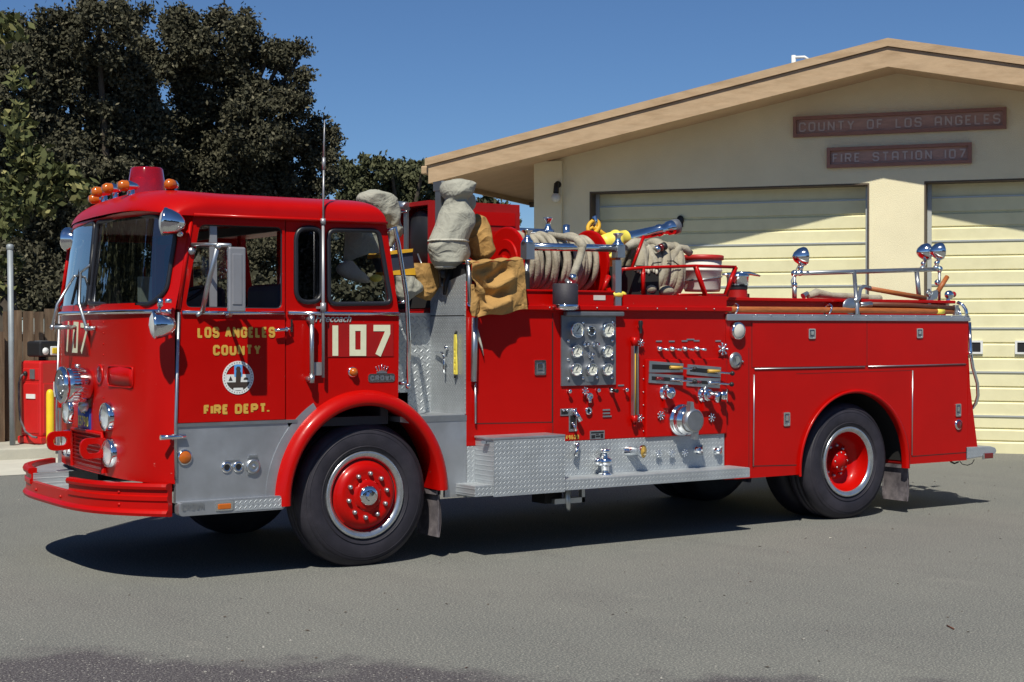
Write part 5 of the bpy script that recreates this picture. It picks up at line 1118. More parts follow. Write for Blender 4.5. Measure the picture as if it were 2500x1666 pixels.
# --- upper flange, reel tray
q = MB('red'); q.rbox((.87, -.038, 1.822), (3.40, .03, 1.86), .006); q.use('red'); q.box((.905, .03, 1.83), (3.40, 2.4, 1.858)); part(q, 'deck_flange')
q = MB('steel')
for x in (1.55, 1.75, 2.0, 2.3, 2.6, 2.9, 3.2): q.ball((x, -.039, 1.842), .007, 6, 4)
part(q, 'bolt_row')
q = MB('red'); q.box((.95, .012, 1.8605), (2.20, .028, 1.962)); q.rbox((.95, .0, 1.962), (2.20, .05, 1.978), .004); part(q, 'tray_side')
q = MB('red'); q.box((2.30, .012, 1.8605), (3.38, .028, 1.95)); part(q, 'tray_side'); q = MB('red'); q.box((.95, 1.35, 1.8605), (3.38, 1.37, 2.0)); part(q, 'tray_side')
(a0, b0), (a1, b1) = [(2.003,1.904),(2.117,1.941)]; q = MB('bucket_white'); q.box((a0, .008, b0), (a1, .0118, b1)); part(q, 'white_label')
q = MB('steel'); q.box((2.225, .02, 1.86), (2.285, .06, 2.22)); part(q, 'bracket')
# chrome roller bar and capstans
(a0, z0), (a1, z1) = [(1.496,2.309),(2.339,2.318)]
q = MB('chrome'); q.tube([(a0 - .03, .12, z0), (a1, .12, z1)], .030, 14); bar = part(q, 'roller_bar')
def capstan(x, y, z0, z1, r, name='capstan'):
    q = MB('chrome'); h = z1 - z0; q.lathe((x, y, z0), (0, 0, 1), [(r * 1.2, 0), (r * 1.2, h * .10), (r * .8, h * .25), (r * .55, h * .45), (r * .6, h * .7), (r * 1.0, h * .88), (r * 1.1, h * .96), (r * .5, h), (0, h)], 16); return part(q, name)
(a, z0), (_, z1) = [(1.453,2.339),(1.453,2.440)]; capstan(a, .12, z0, z1, .040); q = MB('steel'); q.box((a - .035, .08, z0 - .13), (a + .04, .16, z0)); q.tube([(a, .12, z0 - .13), (a - .02, .12, 1.97)], .02, 8); part(q, 'stanchion')
(a, z0), (_, z1) = [(2.329,2.345),(2.329,2.441)]; capstan(a, .12, z0, z1, .040); q = MB('steel'); q.box((a - .035, .08, z0 - .10), (a + .04, .16, z0)); q.tube([(a, .12, z0 - .10), (a + .0, .12, 1.95)], .02, 8); part(q, 'stanchion')
(a, z0), (_, z1) = [(2.908,2.562),(2.908,2.693)]; capstan(a, 1.9, z0, z1, .042); q = MB('chrome'); q.tube([(a - 1.2, 1.9, z0 + .0), (a + .05, 1.9, z0 - .005)], .03, 10); q.tube([(a, 1.9, z0), (a, 1.9, 1.86)], .02, 8); q.tube([(a - 1.2, 1.9, z0), (a - 1.2, 1.9, 1.86)], .02, 8); part(q, 'far_roller_bar').name = 'roller_bar'
(a, z0), (_, z1) = [(3.115,2.537),(3.115,2.630)]; q = MB('chrome'); q.lathe((a, 1.9, z0), (0, 0, 1), [(.04, -.3), (.04, 0), (.034, .02), (.032, z1 - z0), (0, z1 - z0 + .01)], 14); part(q, 'capstan')
# hose reel: two red flanges, hub, frames
RY, RZ, RR = .60, 2.215, .275
q = MB('red')
for x in (1.585, 2.395):
    q.lathe((x - .012, RY, RZ), (1, 0, 0), [(0, 0), (RR * .35, 0), (RR * .37, -.012), (RR * .62, -.012), (RR * .64, 0), (RR * .95, 0), (RR, .004), (RR, .02), (RR * .95, .024), (0, .024)], 48, False)
for a in range(4): t = math.pi / 2 * a + .5; q.ball((1.572, RY + .12 * math.cos(t), RZ + .12 * math.sin(t)), .013, 8, 5)
q.lathe((1.56, RY, RZ), (1, 0, 0), [(.04, 0), (.04, .03)], 14); q.use('underbody'); q.lathe((1.6, RY, RZ), (1, 0, 0), [(.13, 0), (.13, .78)], 24); reel = part(q, 'hose_reel')
q = MB('red')
for x in (1.53, 2.45): q.prism([(RY - .30, 1.86), (RY - .24, 1.86), (RY, 2.13), (RY + .24, 1.86), (RY + .30, 1.86), (RY + .04, 2.26), (RY - .04, 2.26)], x - .018, x + .018, fn=lambda u, v, w: (w, u, v))
part(q, 'frame', reel)
# red guard frame over the second hose bay
q = MB('red'); GY = .08
def bar3(pts, w=.018): q.tube([(p[0], GY, p[1]) for p in pts], w, 4)
bar3([(2.326,2.150),(2.561,2.169),(3.092,2.195),(3.542,2.195)]); bar3([(3.542,2.195),(3.425,1.954)], .02); bar3([(3.425,1.954),(3.211,1.952),(3.101,2.191)], .022); bar3([(2.551,2.164),(2.552,1.959)], .018); bar3([(2.435,2.160),(2.559,2.423)], .014); bar3([(2.326,2.150),(2.260,1.955)], .02); bar3([(2.205,2.099),(2.139,1.964)], .022); bar3([(2.911,1.958),(3.165,1.961)], .012)
part(q, 'guard_frame')
q = MB('underbody'); q.box((2.50, .16, 1.86), (2.78, .9, 2.19)); q.use('canvas_hem')
for i in range(9): q.tube([(2.53 + .028 * i, .155, 2.17 - .02 * (i % 3)), (2.53 + .028 * i, .155, 2.05)], .011, 6) if False else q.ball((2.53 + .028 * i, .158, 2.165 - .012 * (i % 3)), (.016, .012, .022), 7, 5)
part(q, 'dark_hose_box')
# deluge gun
g0 = Vector((3.245,1.200,2.481)); g1 = Vector((3.845,1.200,2.608)); gd = (g1 - g0).normalized(); gl_ = (g1 - g0).length
q = MB('chrome'); q.lathe(g0, gd, [(.062, -.03), (.062, .05), (.052, .06), (.047, gl_ * .62), (.055, gl_ * .63), (.055, gl_ * .68), (.048, gl_ * .70), (.050, gl_ * .80), (.062, gl_ * .82), (.066, gl_ * .90)], 20); gun = part(q, 'deluge_gun'); q = MB('panel_grey'); q.lathe(g0, gd, [(.064, gl_ * .89), (.070, gl_ * .93), (.070, gl_ * 1.0), (.05, gl_ * 1.01)], 20); q.use('black'); q.lathe(g0, gd, [(.05, gl_ * 1.008), (0, gl_ * .98)], 20); part(q, 'nozzle_tip', gun)
q = MB('bright_yellow'); v0 = Vector((3.113,1.200,2.453)); q.lathe(v0 - gd * .14, gd, [(0, 0), (.05, .0), (.075, .02), (.08, .05), (.08, .16), (.092, .165), (.092, .19), (.075, .195), (.07, .29)], 18); q.lathe(v0 + Vector((0, 0, -.02)), (0, 0, -1), [(.07, 0), (.07, .10), (.095, .105), (.095, .135), (.065, .14), (.06, .45)], 16); part(q, 'monitor_base', gun)
q = MB('band_yellow'); h0 = Vector((2.898,1.200,2.568)); q.tube([h0 + Vector((.06 * math.cos(a_), .02 * math.sin(a_), .05 * math.sin(a_) + .03 * math.cos(a_))) for a_ in np.linspace(0, 2 * math.pi, 16, endpoint=False)], .018, 7, True); q.tube([v0, h0], .022, 8); q.tube([h0 - Vector((.06, 0, .03)), h0 + Vector((.06, 0, .03))], .014, 6); q.use('chrome'); q.tube([h0, h0 + Vector((.03, 0, .05)), Vector((2.905,1.200,2.659))], [.02, .016, .022], 8); part(q, 'handwheel', gun)
# chrome capped filler at the front of the hose bed
c = Vector((3.810,0.350,1.953)); q = MB('red_old'); q.lathe(c, (0, 0, 1), [(.10, -.08), (.085, 0), (.08, .07)], 20); q.use('black'); q.lathe(c, (0, 0, 1), [(.085, .065), (.085, .105)], 20); q.use('chrome'); q.lathe(c, (0, 0, 1), [(.095, .10), (.095, .165), (.10, .17), (.10, .19), (.08, .20), (0, .205)], 22); q.tube([c + Vector((.0, 0, .2)), c + Vector((.12, -.02, .205)), c + Vector((.23, -.03, .185))], [.02, .016, .008], 8); q.tube([c + Vector((.0, 0, .2)), c + Vector((-.16, .02, .19))], [.02, .008], 8); part(q, 'tank_filler')

# --- rear body
RB0, RB1 = 3.625, 6.375
q = MB('red')
arch_r = [(4.87 + .675 * math.cos(R(180 - 180 * i / 30)), .462 + .668 * math.sin(R(180 - 180 * i / 30))) for i in range(31)]
for yo, yi in ((0, .04), (W, W - .04)):
    q.prism([(3.36, .43)] + [(arch_r[0][0], .43)] + arch_r + [(arch_r[-1][0], .45), (RB1 - .02, .45), (RB1, 1.75), (3.36, 1.75)], yo, yi)
q.box((3.36, .041, .80), (3.40, W - .041, 1.75)); q.box((RB1 - .05, .041, .5), (RB1 - .015, W - .041, 1.75)); q.box((3.40, .041, 1.70), (RB1 - .05, W - .041, 1.74)); q.box((3.36, .041, .43), (3.39, W - .041, .8))
body = part(q, 'rear_body')
q = MB('red'); prof_r = [(.675, .0), (.690, .022), (.668, .026), (.655, .0), (.660, -.05)]
def fl(i, j):
    a = R(184 - 188 * i); u = j * 4; b = min(3, int(u)); t = u - b; r = prof_r[b][0] * (1 - t) + prof_r[b + 1][0] * t; o = prof_r[b][1] * (1 - t) + prof_r[b + 1][1] * t
    return (4.87 + r * math.cos(a), -o, .462 + r * math.sin(a) * .99)
q.grid(fl, 40, 4, True); part(q, 'rear_arch_lip', fix=False)
q = MB('underbody')
def L2(s): return s
line(q, [(3.662,0.529),(4.167,0.513)], .007); line(q, [(3.676,1.305),(3.662,0.523)], .004); line(q, [(4.165,1.295),(5.607,1.301)], .003); line(q, [(5.613,0.520),(6.348,0.523)], .007); line(q, [(5.023,1.747),(5.024,1.342)], .004); line(q, [(3.650,1.738),(3.651,1.361)], .005); line(q, [(3.617,1.519),(3.619,0.438)], .004); line(q, [(3.646,1.354),(6.354,1.346)], .004); part(q, 'panel_gap', body)
q = MB('steel'); q.tube([(p[0], -.006, p[1]) for p in [(3.676,1.343),(4.991,1.344)]], .0055, 6); q.tube([(p[0], -.006, p[1]) for p in [(5.033,1.344),(6.327,1.350)]], .0055, 6); q.tube([(p[0], -.006, p[1]) for p in [(3.673,1.294),(3.664,0.529)]], .0065, 6); q.tube([(p[0], -.006, p[1]) for p in [(5.610,1.300),(5.601,0.533)]], .0065, 6); part(q, 'piano_hinge', body)
for u in ((4.342,1.636), (5.701,1.638)): latch(u[0], u[1], .082, .088, 0, 'paddle_latch', body)
for u in ((4.046,0.910), (6.228,0.923)): latch(u[0], u[1], .075, .118, 0, 'paddle_latch', body)
c = (6.234,0.000,0.787); q = MB('chrome'); q.lathe(c, (0, -1, 0), [(.05, 0), (.05, .012), (.038, .018)], 20); o = part(q, 'marker_lamp'); q = MB('lens_dim'); q.lathe(c, (0, -1, 0), [(.038, .014), (0, .022)], 18); part(q, 'lens', o)
# deck edge trim
q = MB('alum'); q.box((3.385, -.004, 1.765), (RB1 + .01, .20, 1.803)); q.rbox((3.64, -.014, 1.748), (RB1 + .015, -.0045, 1.781), .004); q.rbox((3.352, -.03, 1.748), (3.635, -.0045, 1.80), .006); q.use('chrome')
for i in range(17): q.ball((3.7 + i * .163, -.006, 1.793), .008, 6, 4)
q.use('steel')
part(q, 'deck_trim')
# two lamps on the column
c = (3.468,0.000,1.662); q = MB('chrome'); q.lathe(c, (0, -1, 0), [(.074, 0), (.074, .04), (.066, .05), (.06, .05)], 26); o = part(q, 'panel_lamp'); q = MB('bucket_white'); q.lathe(c, (0, -1, 0), [(.062, .045), (.045, .056), (0, .06)], 24); part(q, 'lens', o)
c = Vector((3.466,0.000,1.418)); q = MB('steel'); q.lathe(c, (0, -1, 0), [(.068, 0), (.068, .01), (.045, .018)], 26); q.use('panel_grey'); q.lathe(c, (0, -1, 0), [(.046, .016), (0, .004)], 20); q.use('chrome'); q.prism([(c.x - .005, c.z - .04), (c.x + .035, c.z - .01), (c.x + .02, c.z + .035), (c.x - .015, c.z + .02)], -.024, -.01); q.ball((c.x + .075, -.01, c.z - .01), .009, 6, 4); part(q, 'filler_door')
# hose bed sides
q = MB('red'); q.box((3.41, .22, 1.803), (6.32, .25, 1.925)); q.rbox((3.41, .17, 1.915), (6.40, .27, 1.945), .006); q.box((3.41, W - .25, 1.74), (6.32, W - .22, 1.925)); q.rbox((3.41, W - .27, 1.915), (6.40, W - .17, 1.945), .006); q.box((3.41, .25, 1.742), (3.44, W - .25, 1.93)); part(q, 'hose_bed_side')
q = MB('red'); q.box((3.9, .5, 1.95), (3.96, .56, 2.03)); q.use('wood_handle'); q.box((3.62, .44, 1.95), (4.03, .6, 1.985)); part(q, 'hose_bed_bracket')
# grab rail with rear lamps
RYL = .30
r0 = (4.433,0.300,2.166); r1 = (6.321,0.300,2.242)
q = MB('steel'); q.tube([r0, r1], .021, 10); q.tube([(5.176,0.300,2.202), (4.926,0.020,1.799)], .019, 10); q.tube([(6.004,0.300,2.227), ((5.969,0.240,1.981))], .022, 10); q.tube([r0, (r0[0], .30, 1.93)], .014, 8); q.tube([(4.433,0.300,2.068), (r0[0], .30, 1.93)], .021, 8); q.tube([r1, (r1[0] + .0, .30, 1.93)], .014, 8); q.use('chrome'); q.ball(r0, .032, 10, 6); q.ball(r1, .034, 10, 6); q.ball((4.433,0.300,2.065), .028, 8, 5); q.ball((6.294,0.300,2.116), .03, 8, 5); part(q, 'bed_rail')
for c_, base in (((4.527,0.300,2.318), (4.499,0.300,2.173)), ((6.263,0.420,2.410), (6.199,0.400,2.247)), ((6.288,0.280,2.411), (6.272,0.300,2.251))):
    c_ = Vector(c_); b_ = Vector(base); q = MB('chrome'); d_ = Vector((.72, -.25, .05)).normalized(); r = .082
    q.lathe(c_, d_, [(0, -r * 1.15), (r * .18, -r * 1.1), (r * .55, -r * .85), (r * .9, -r * .35), (r, 0), (r * 1.04, .012), (r * .98, .03)], 22); q.tube([c_ - Vector((0, 0, r * .9)), (b_ + c_) / 2 - Vector((0, 0, r * .55)), b_], [.02, .016, .02], 10); q.ball((b_ * .7 + c_ * .3), .026, 8, 5); q.ball(b_, .03, 8, 6); o = part(q, 'work_lamp'); q = MB('reflector'); q.lathe(c_, d_, [(r * .98, .03), (0, .045)], 18); part(q, 'lens', o)
q = MB('steel'); q.tube([(4.488,0.300,2.248), (4.431,0.290,2.177), (4.374,0.280,2.096), (4.390,0.280,2.039), (4.402,0.280,1.970)], .006, 6); part(q, 'lamp_wire')
# rear corner loop, tail grab rail, tailboard
q = MB('chrome'); q.tube([(6.338,0.100,1.928), (6.360,0.060,1.903), (6.375,0.030,1.854), (6.354,0.000,1.793)], .017, 8); q.tube([(6.377,0.120,1.867), (6.335,0.060,1.805)], .014, 8); q.tube([(6.413,0.020,1.738), (6.391,-0.010,1.457), (6.413,-0.020,1.317), (6.478,-0.020,1.168), (6.487,-0.020,1.051), (6.484,0.000,0.983), (6.478,0.040,0.932)], .017, 10); q.ball((6.387,-0.010,1.449), .024, 8, 5); part(q, 'tail_rail')
q = MB('red'); q.prism([(6.394,1.425),(6.416,1.131),(6.523,0.561),(6.372,0.557)], .012, .05); part(q, 'tail_bracket')
q = MB('tread_side'); tb = [(6.34, .458), (6.70, .478), (6.765, .49), (6.785, .52), (6.765, .548), (6.70, .566), (6.34, .572)]
q.prism(tb, .0, W); q.use('tread_top'); tbo = part(q, 'tailboard', bevel=.008); a_, b_ = (6.660,0.478); q = MB('lens_dim'); q.rbox((a_ - .06, -.014, b_ - .026), (a_ + .06, -.0005, b_ + .026), .006); q.use('chrome'); q.box((a_ - .085, -.012, b_ - .03), (a_ - .065, -.0005, b_ + .03)); part(q, 'marker_lamp', tbo)
q = MB('black'); q.tube([(6.376,0.100,0.435), (6.413,0.100,0.403), (6.487,0.100,0.389), (6.552,0.100,0.402), (6.584,0.100,0.438)], .004, 6); q.tube([(6.248,0.100,0.435), (6.303,0.100,0.414), (6.358,0.100,0.427)], .008, 6); part(q, 'loose_wire')
c = Vector((6.637,0.450,2.005)); q = MB('chrome'); q.ball(c, (.055, .04, .045), 12, 8); q.tube([c, c + Vector((-.03, 0, -.1))], .02, 8); q.use('lens_red'); q.ball(c + Vector((.06, 0, .005)), .03, 10, 6); part(q, 'tail_beacon')
# cabinet with a round black fan behind the cab
q = MB('red_old'); K0 = (1.286,1.300,2.456)
kx = K0[0]; q.box((kx, 1.30, 1.86), (kx + .9, 1.32, 2.735)); q.box((kx, 1.32, 2.70), (kx + .9, 1.85, 2.735)); q.box((kx, 1.80, 1.86), (kx + .9, 1.83, 2.70)); q.box((kx + .18, 1.32, 1.86), (kx + .2, 1.80, 2.70)); q.box((kx, 1.32, 1.86), (kx + .18, 1.80, 2.18)); q.use('red'); q.box((kx + .06, 1.292, 2.55), (kx + .85, 1.2995, 2.66)); q.box((kx + .06, 1.292, 1.95), (kx + .85, 1.2995, 2.5)); q.tube([(kx + .22, 1.28, 2.60), (kx + .42, 1.28, 2.60)], .012, 6); fc = part(q, 'fan_cabinet')
q = MB('black'); q.lathe((kx + .02, 1.55, 2.43), (1, 0, 0), [(0, .0), (.05, .0), (.23, .03), (.24, .05), (.24, .16)], 32); q.use('steel'); q.tube([(kx - .02, 1.62, 2.66), (kx - .04, 1.72, 2.66)], .01, 6); q.box((kx - .02, 1.62, 2.0), (kx - .005, 1.68, 2.68)); q.tube([(kx - .02, 1.62, 2.70), (kx - .02, 1.80, 2.72)], .04, 8); q.tube([(kx, 1.48, 2.3), (kx - .01, 1.36, 2.16)], .008, 6); part(q, 'fan', fc)

# ================================================================ GEAR CARRIED ON THE ENGINE (each a thing of its own)
def sub(o, n=1): m = o.modifiers.new('smooth', 'SUBSURF'); m.levels = n; m.render_levels = n
def noise3(p, s=1.0):
    return (math.sin(p[0] * 7.1 * s + 1.3 * math.sin(p[2] * 5.3 * s)) + math.sin(p[2] * 9.7 * s + 1.7 * math.sin(p[0] * 4.1 * s + p[1] * 6)) + math.sin((p[0] + p[2]) * 13.0 * s + p[1] * 8)) / 3
def sack(mb, rows, y, depth, amp=.02, nu=48, sub_=6, seed=0, hem=None):
    """a hanging cloth bag: rows are (x left, x right, z) from top to bottom"""
    k = len(rows) - 1
    def f(i, j):
        u = j * k; b = min(k - 1, int(u)); t = u - b
        q0, q1, q2, q3 = rows[max(0, b - 1)], rows[b], rows[b + 1], rows[min(k, b + 2)]
        cr_ = lambda m: q1[m] + .5 * t * (q2[m] - q0[m] + t * (2 * q0[m] - 5 * q1[m] + 4 * q2[m] - q3[m] + t * (3 * (q1[m] - q2[m]) + q3[m] - q0[m])))
        l, r = cr_(0), cr_(1); z = q1[2] * (1 - t) + q2[2] * t
        a = 2 * math.pi * i; c = (l + r) / 2; hw = (r - l) / 2; e = 1.0
        p = Vector((c + hw * math.cos(a), y + depth * min(1, hw / .12) * math.sin(a) * -1, z + .0))
        n = Vector((math.cos(a), -math.sin(a), .15 * math.sin(a * 2 + seed)))
        fold = noise3((p.x + seed, p.y, p.z), 1.0) * amp + amp * .9 * (abs(math.sin(2.5 * a + z * 8 + seed * 1.7)) - .6) * (0.6 + .4 * math.sin(z * 6 + seed)) + amp * ridge(p, seed)
        return tuple(p + n * fold)
    mb.grid(f, nu, k * sub_, True)
    for j in (0, 1): mb.add([f(i / nu, j) for i in range(nu)], [tuple(range(nu))])
    if hem: k_ = mb.mats[mb.cur]; mb.use('canvas_hem').tube([f(i / 30, hem) for i in range(30)], .008, 6, True); mb.use(k_)
    return mb
FOLDS = [(9, 6, 5, .9), (-7, 5, 8, .8), (14, -4, -11, .55), (5, 12, -6, .6), (-16, 3, 7, .45)]
def ridge(p, seed=0):
    """sharp-crested cloth folds running in several directions"""
    t = 0
    for k_, (a_, b_, c_, h_) in enumerate(FOLDS):
        w_ = a_ * p[0] + b_ * p[1] + c_ * p[2] + seed * (k_ + 1) * 1.3 + .8 * math.sin(4 * p[2] + k_ + seed)
        t += h_ * ((1 - abs(math.sin(w_))) ** 2.2 - .28) * (.55 + .45 * math.sin(3.1 * p[2] + 2.3 * p[0] + k_ * 2 + seed))
    return t * 1.6
def rows(pts): return [(min(a[0], b[0]), max(a[0], b[0]), (a[2] + b[2]) / 2) for a, b in zip(pts[::2], pts[1::2])]
# grey canvas coat hung on the post
t = thing('canvas_coat', 'grey canvas turnout coat with pale hem, draped over the post behind the cab', 'coat', (.83, .2, 2.0))
inv = Matrix.Translation((-.83, -.2, -2.0))
def child(mb, name, t, **k):
    o = mb.build(name, t, **k); o.matrix_parent_inverse = Matrix.Translation(-Vector(t.location)); return o
q = MB('canvas_grey'); sack(q, rows([(0.841,0.200,2.795),(0.926,0.200,2.800),(0.781,0.200,2.777),(0.983,0.200,2.785),(0.756,0.200,2.744),(1.000,0.200,2.753),(0.752,0.200,2.700),(0.995,0.200,2.705),(0.763,0.200,2.670),(0.975,0.200,2.673),(0.785,0.200,2.647),(0.946,0.200,2.646),(0.787,0.200,2.630),(0.950,0.200,2.627),(0.777,0.200,2.592),(0.964,0.200,2.590),(0.742,0.200,2.530),(0.987,0.200,2.540),(0.694,0.200,2.447),(0.979,0.200,2.457),(0.649,0.200,2.377),(0.958,0.200,2.381),(0.625,0.200,2.336),(0.942,0.200,2.327)]), .2, .15, .013, seed=1, hem=.995); child(q, 'shell', t, fix=False)
q = MB('canvas_grey'); sack(q, rows([(0.917,0.270,2.713),(1.031,0.270,2.705),(0.893,0.270,2.684),(1.060,0.270,2.689),(0.917,0.270,2.644),(1.068,0.270,2.637),(0.958,0.270,2.598),(1.060,0.270,2.588),(0.990,0.270,2.565),(1.048,0.270,2.564)]), .27, .09, .012, seed=4); child(q, 'sleeve', t, fix=False)
q = MB('canvas_grey'); sack(q, rows([(0.639,0.200,2.333),(0.946,0.200,2.322),(0.633,0.200,2.293),(0.956,0.200,2.288),(0.652,0.200,2.236),(0.961,0.200,2.237),(0.669,0.200,2.185),(0.934,0.200,2.182),(0.686,0.200,2.159),(0.873,0.200,2.149),(0.710,0.200,2.132),(0.817,0.200,2.118)]), .2, .14, .012, seed=5, hem=.9); child(q, 'skirt', t, fix=False)
q = MB('black'); q.tube([(0.741,0.200,2.116),(0.745,0.200,2.055)], [.03, .02], 8); q.tube([(0.848,0.250,2.133),(0.800,0.250,2.016),(0.792,0.250,1.934)], [.05, .02, .012], 8); child(q, 'strap', t)
o = MB('canvas_tan'); sack(o, rows([(1.087,0.300,2.553),(1.137,0.300,2.555),(1.059,0.300,2.528),(1.193,0.300,2.530),(1.042,0.300,2.472),(1.224,0.300,2.479),(1.018,0.300,2.409),(1.237,0.300,2.416),(0.999,0.300,2.353),(1.245,0.300,2.360),(1.013,0.300,2.284),(1.241,0.300,2.290),(1.046,0.300,2.229),(1.220,0.300,2.234),(1.100,0.300,2.196),(1.174,0.300,2.198)]), .3, .11, .017, seed=9)
o = o.build('canvas_bag', fix=False); tag(o, 'bulging tan canvas bag hanging beside the draped grey coat', 'bag')
# tarp folded over the front edge of the deck
def sheet(mb, corners, y, nu, nv, creases, amp=.012, th=.006, seed=0):
    (A, B, C_, D_) = [Vector(c) for c in corners]
    def f(i, j, off=0):
        p = (A * (1 - i) + B * i) * (1 - j) + (D_ * (1 - i) + C_ * i) * j; d = amp * noise3((p.x + seed, 0, p.z), 1.3) + amp * .7 * ridge((p.x, 0, p.z), seed + 2)
        for (p0, p1, w_, h) in creases:
            v = Vector((p1[0] - p0[0], p1[1] - p0[1])); L = v.length; v /= L; r = Vector((p.x - p0[0], p.z - p0[1])); s = r.dot(v) / L; dd = r.dot(Vector((-v.y, v.x)))
            fade = math.exp(-max(0, abs(s - .5) - .35) ** 2 / .03); d += h * fade * (dd / w_) * math.exp(-.5 * (dd / w_) ** 2) * 1.65
        return (p.x, y - d + off, p.z + .01 * math.sin(i * 9 + seed) * (j > .9))
    mb.grid(lambda i, j: f(i, j), nu, nv, True); mb.grid(lambda i, j: f(i, j, th), nu, nv, True)
    for j in (0, 1): mb.add([f(i / nu, j) for i in range(nu + 1)] + [f(i / nu, j, th) for i in range(nu, -1, -1)], [tuple(range(2 * nu + 2))])
    for i in (0, 1): mb.add([f(i, j / nv) for j in range(nv + 1)] + [f(i, j / nv, th) for j in range(nv, -1, -1)], [tuple(range(2 * nv + 2))])
t = thing('canvas_tarp', 'square tan canvas tarp draped over the deck edge in front of the hose reel', 'tarp', (1.15, -.1, 1.85))
q = MB('canvas_tan'); cr = [((1.144,2.104), (0.966,1.997), .035, .055), ((1.127,1.932), (0.894,1.849), .04, .055), ((0.807,2.048), (0.950,1.910), .03, -.04), ((0.815,2.121), (0.966,2.158), .025, .03), ((0.822,1.995), (0.886,1.809), .03, .035)]
cr = [(a, b, w_, h) for a, b, w_, h in cr] if isinstance(cr[0][0], tuple) else cr
sheet(q, [(0.795,-0.120,2.161),(1.249,-0.120,2.197),(1.296,-0.120,1.823),(0.846,-0.120,1.765)], -.12, 46, 46, cr, .014); child(q, 'front_drop', t, fix=False)
q = MB('canvas_tan'); e0, e1 = [(0.795,-0.120,2.161),(1.249,-0.120,2.197)]; n_ = 24
q.grid(lambda i, j: (e0[0] + (e1[0] - e0[0]) * i + .03 * j, -.12 + .25 * j, (e0[2] + (e1[2] - e0[2]) * i) + .018 * math.sin(math.pi * j) + .006 * math.sin(i * 20)), n_, 8, True); child(q, 'top_fold', t, fix=False)
q = MB('canvas_tan'); sack(q, rows([(0.786,-0.140,2.007),(0.818,-0.140,2.001),(0.788,-0.140,1.941),(0.837,-0.140,1.941),(0.790,-0.140,1.874),(0.861,-0.140,1.875),(0.792,-0.140,1.808),(0.857,-0.140,1.815),(0.802,-0.140,1.771),(0.837,-0.140,1.772)]), -.12, .035, .008, nu=18, seed=3); child(q, 'gathered_corner', t, fix=False)
q = MB('underbody'); q.rbox((1.0, .04, 1.862), (1.43, .30, 2.12), .02); part(q, 'reel_shade_block')  # black block standing in for the reel's left frame in shade
q = MB('canvas_hem'); q.tube([(0.900,-0.030,1.685),(0.915,-0.030,1.616),(0.941,-0.030,1.547),(0.958,-0.030,1.483)], [.006, .012, .008, .002], 6); tag(q.build('frayed_rope'), 'frayed pale rope end dangling below the tan tarp', 'rope')
# tan pouch, black roll with yellow bands, coat behind the cab, things behind the side window
q = MB('canvas_tan'); sack(q, rows([(0.570,0.380,2.167),(0.776,0.380,2.174),(0.566,0.380,2.132),(0.787,0.380,2.136),(0.576,0.380,2.084),(0.803,0.380,2.088),(0.615,0.380,2.037),(0.811,0.380,2.040),(0.625,0.380,1.976),(0.803,0.380,1.978),(0.627,0.380,1.928),(0.775,0.380,1.919),(0.703,0.380,1.905),(0.759,0.380,1.884)]), .38, .06, .014, seed=13); tag(q.build('canvas_pouch', fix=False), 'tan canvas pouch lying on the tread-plate box behind the cab', 'pouch')
q = MB('canvas_grey'); sack(q, rows([(0.359,0.620,2.723),(0.434,0.620,2.727),(0.289,0.620,2.697),(0.513,0.620,2.705),(0.247,0.620,2.651),(0.560,0.620,2.665),(0.282,0.620,2.591),(0.580,0.620,2.611),(0.367,0.620,2.526),(0.590,0.620,2.535),(0.445,0.620,2.460),(0.602,0.620,2.466),(0.477,0.620,2.406),(0.621,0.620,2.411),(0.507,0.620,2.359),(0.604,0.620,2.362),(0.520,0.620,2.304),(0.572,0.620,2.306)]), .62, .14, .016, seed=17); tag(q.build('canvas_coat', fix=False), 'pale grey canvas coat standing behind the cab roof, rounded at the top', 'coat')
t = thing('gear_roll', 'dark gear roll with two yellow bands standing behind the rear cab window', 'roll', (.28, .42, 2.0))
q = MB('seat'); b0, b1 = Vector((0.454,0.420,2.246)), Vector((0.493,0.420,2.084))
wv = .17
q.prism(rounded([(0.295,2.235),(0.568,2.263),(0.587,2.078),(0.357,2.081)][::-1], .02), .34, .50); child(q, 'roll', t, bevel=.03)
q = MB('band_yellow'); q.prism([(0.280,2.224),(0.299,2.241),(0.564,2.275),(0.560,2.251),(0.293,2.217),(0.284,2.200)][::-1], .325, .515); q.prism([(0.346,2.100),(0.580,2.132),(0.587,2.081),(0.361,2.077)][::-1], .325, .515); child(q, 'band', t)
q = MB('canvas_grey'); sheet(q, [(-0.016,0.300,2.375),(0.264,0.300,2.389),(0.286,0.300,2.252),(-0.033,0.300,2.167)], .30, 16, 16, [], .008, seed=3); tag(q.build('folded_coat', fix=False), 'pale grey folded coat seen through the rear side window', 'coat')
q = MB('canvas_hem'); sack(q, rows([(-0.021,0.260,2.170),(0.032,0.260,2.172),(-0.082,0.260,2.118),(0.075,0.260,2.134),(-0.068,0.260,2.081),(0.142,0.260,2.068),(-0.011,0.260,2.035),(0.181,0.260,2.034),(0.065,0.260,2.016),(0.171,0.260,2.013)]), .28, .05, .010, nu=20, seed=21); tag(q.build('rolled_sleeve', fix=False), 'crumpled cream cloth sleeve on the seat behind the rear side window', 'cloth')
q = MB('bright_yellow'); q.ball((0.209,0.250,2.048), (.05, .03, .028), 12, 8); tag(q.build('yellow_glove'), 'small yellow rubber glove at the bottom of the rear side window', 'glove')
t = thing('grey_sack', 'drab grey sack slumped on the tread-plate box behind the cab corner', 'sack', (.4, .3, 1.8))
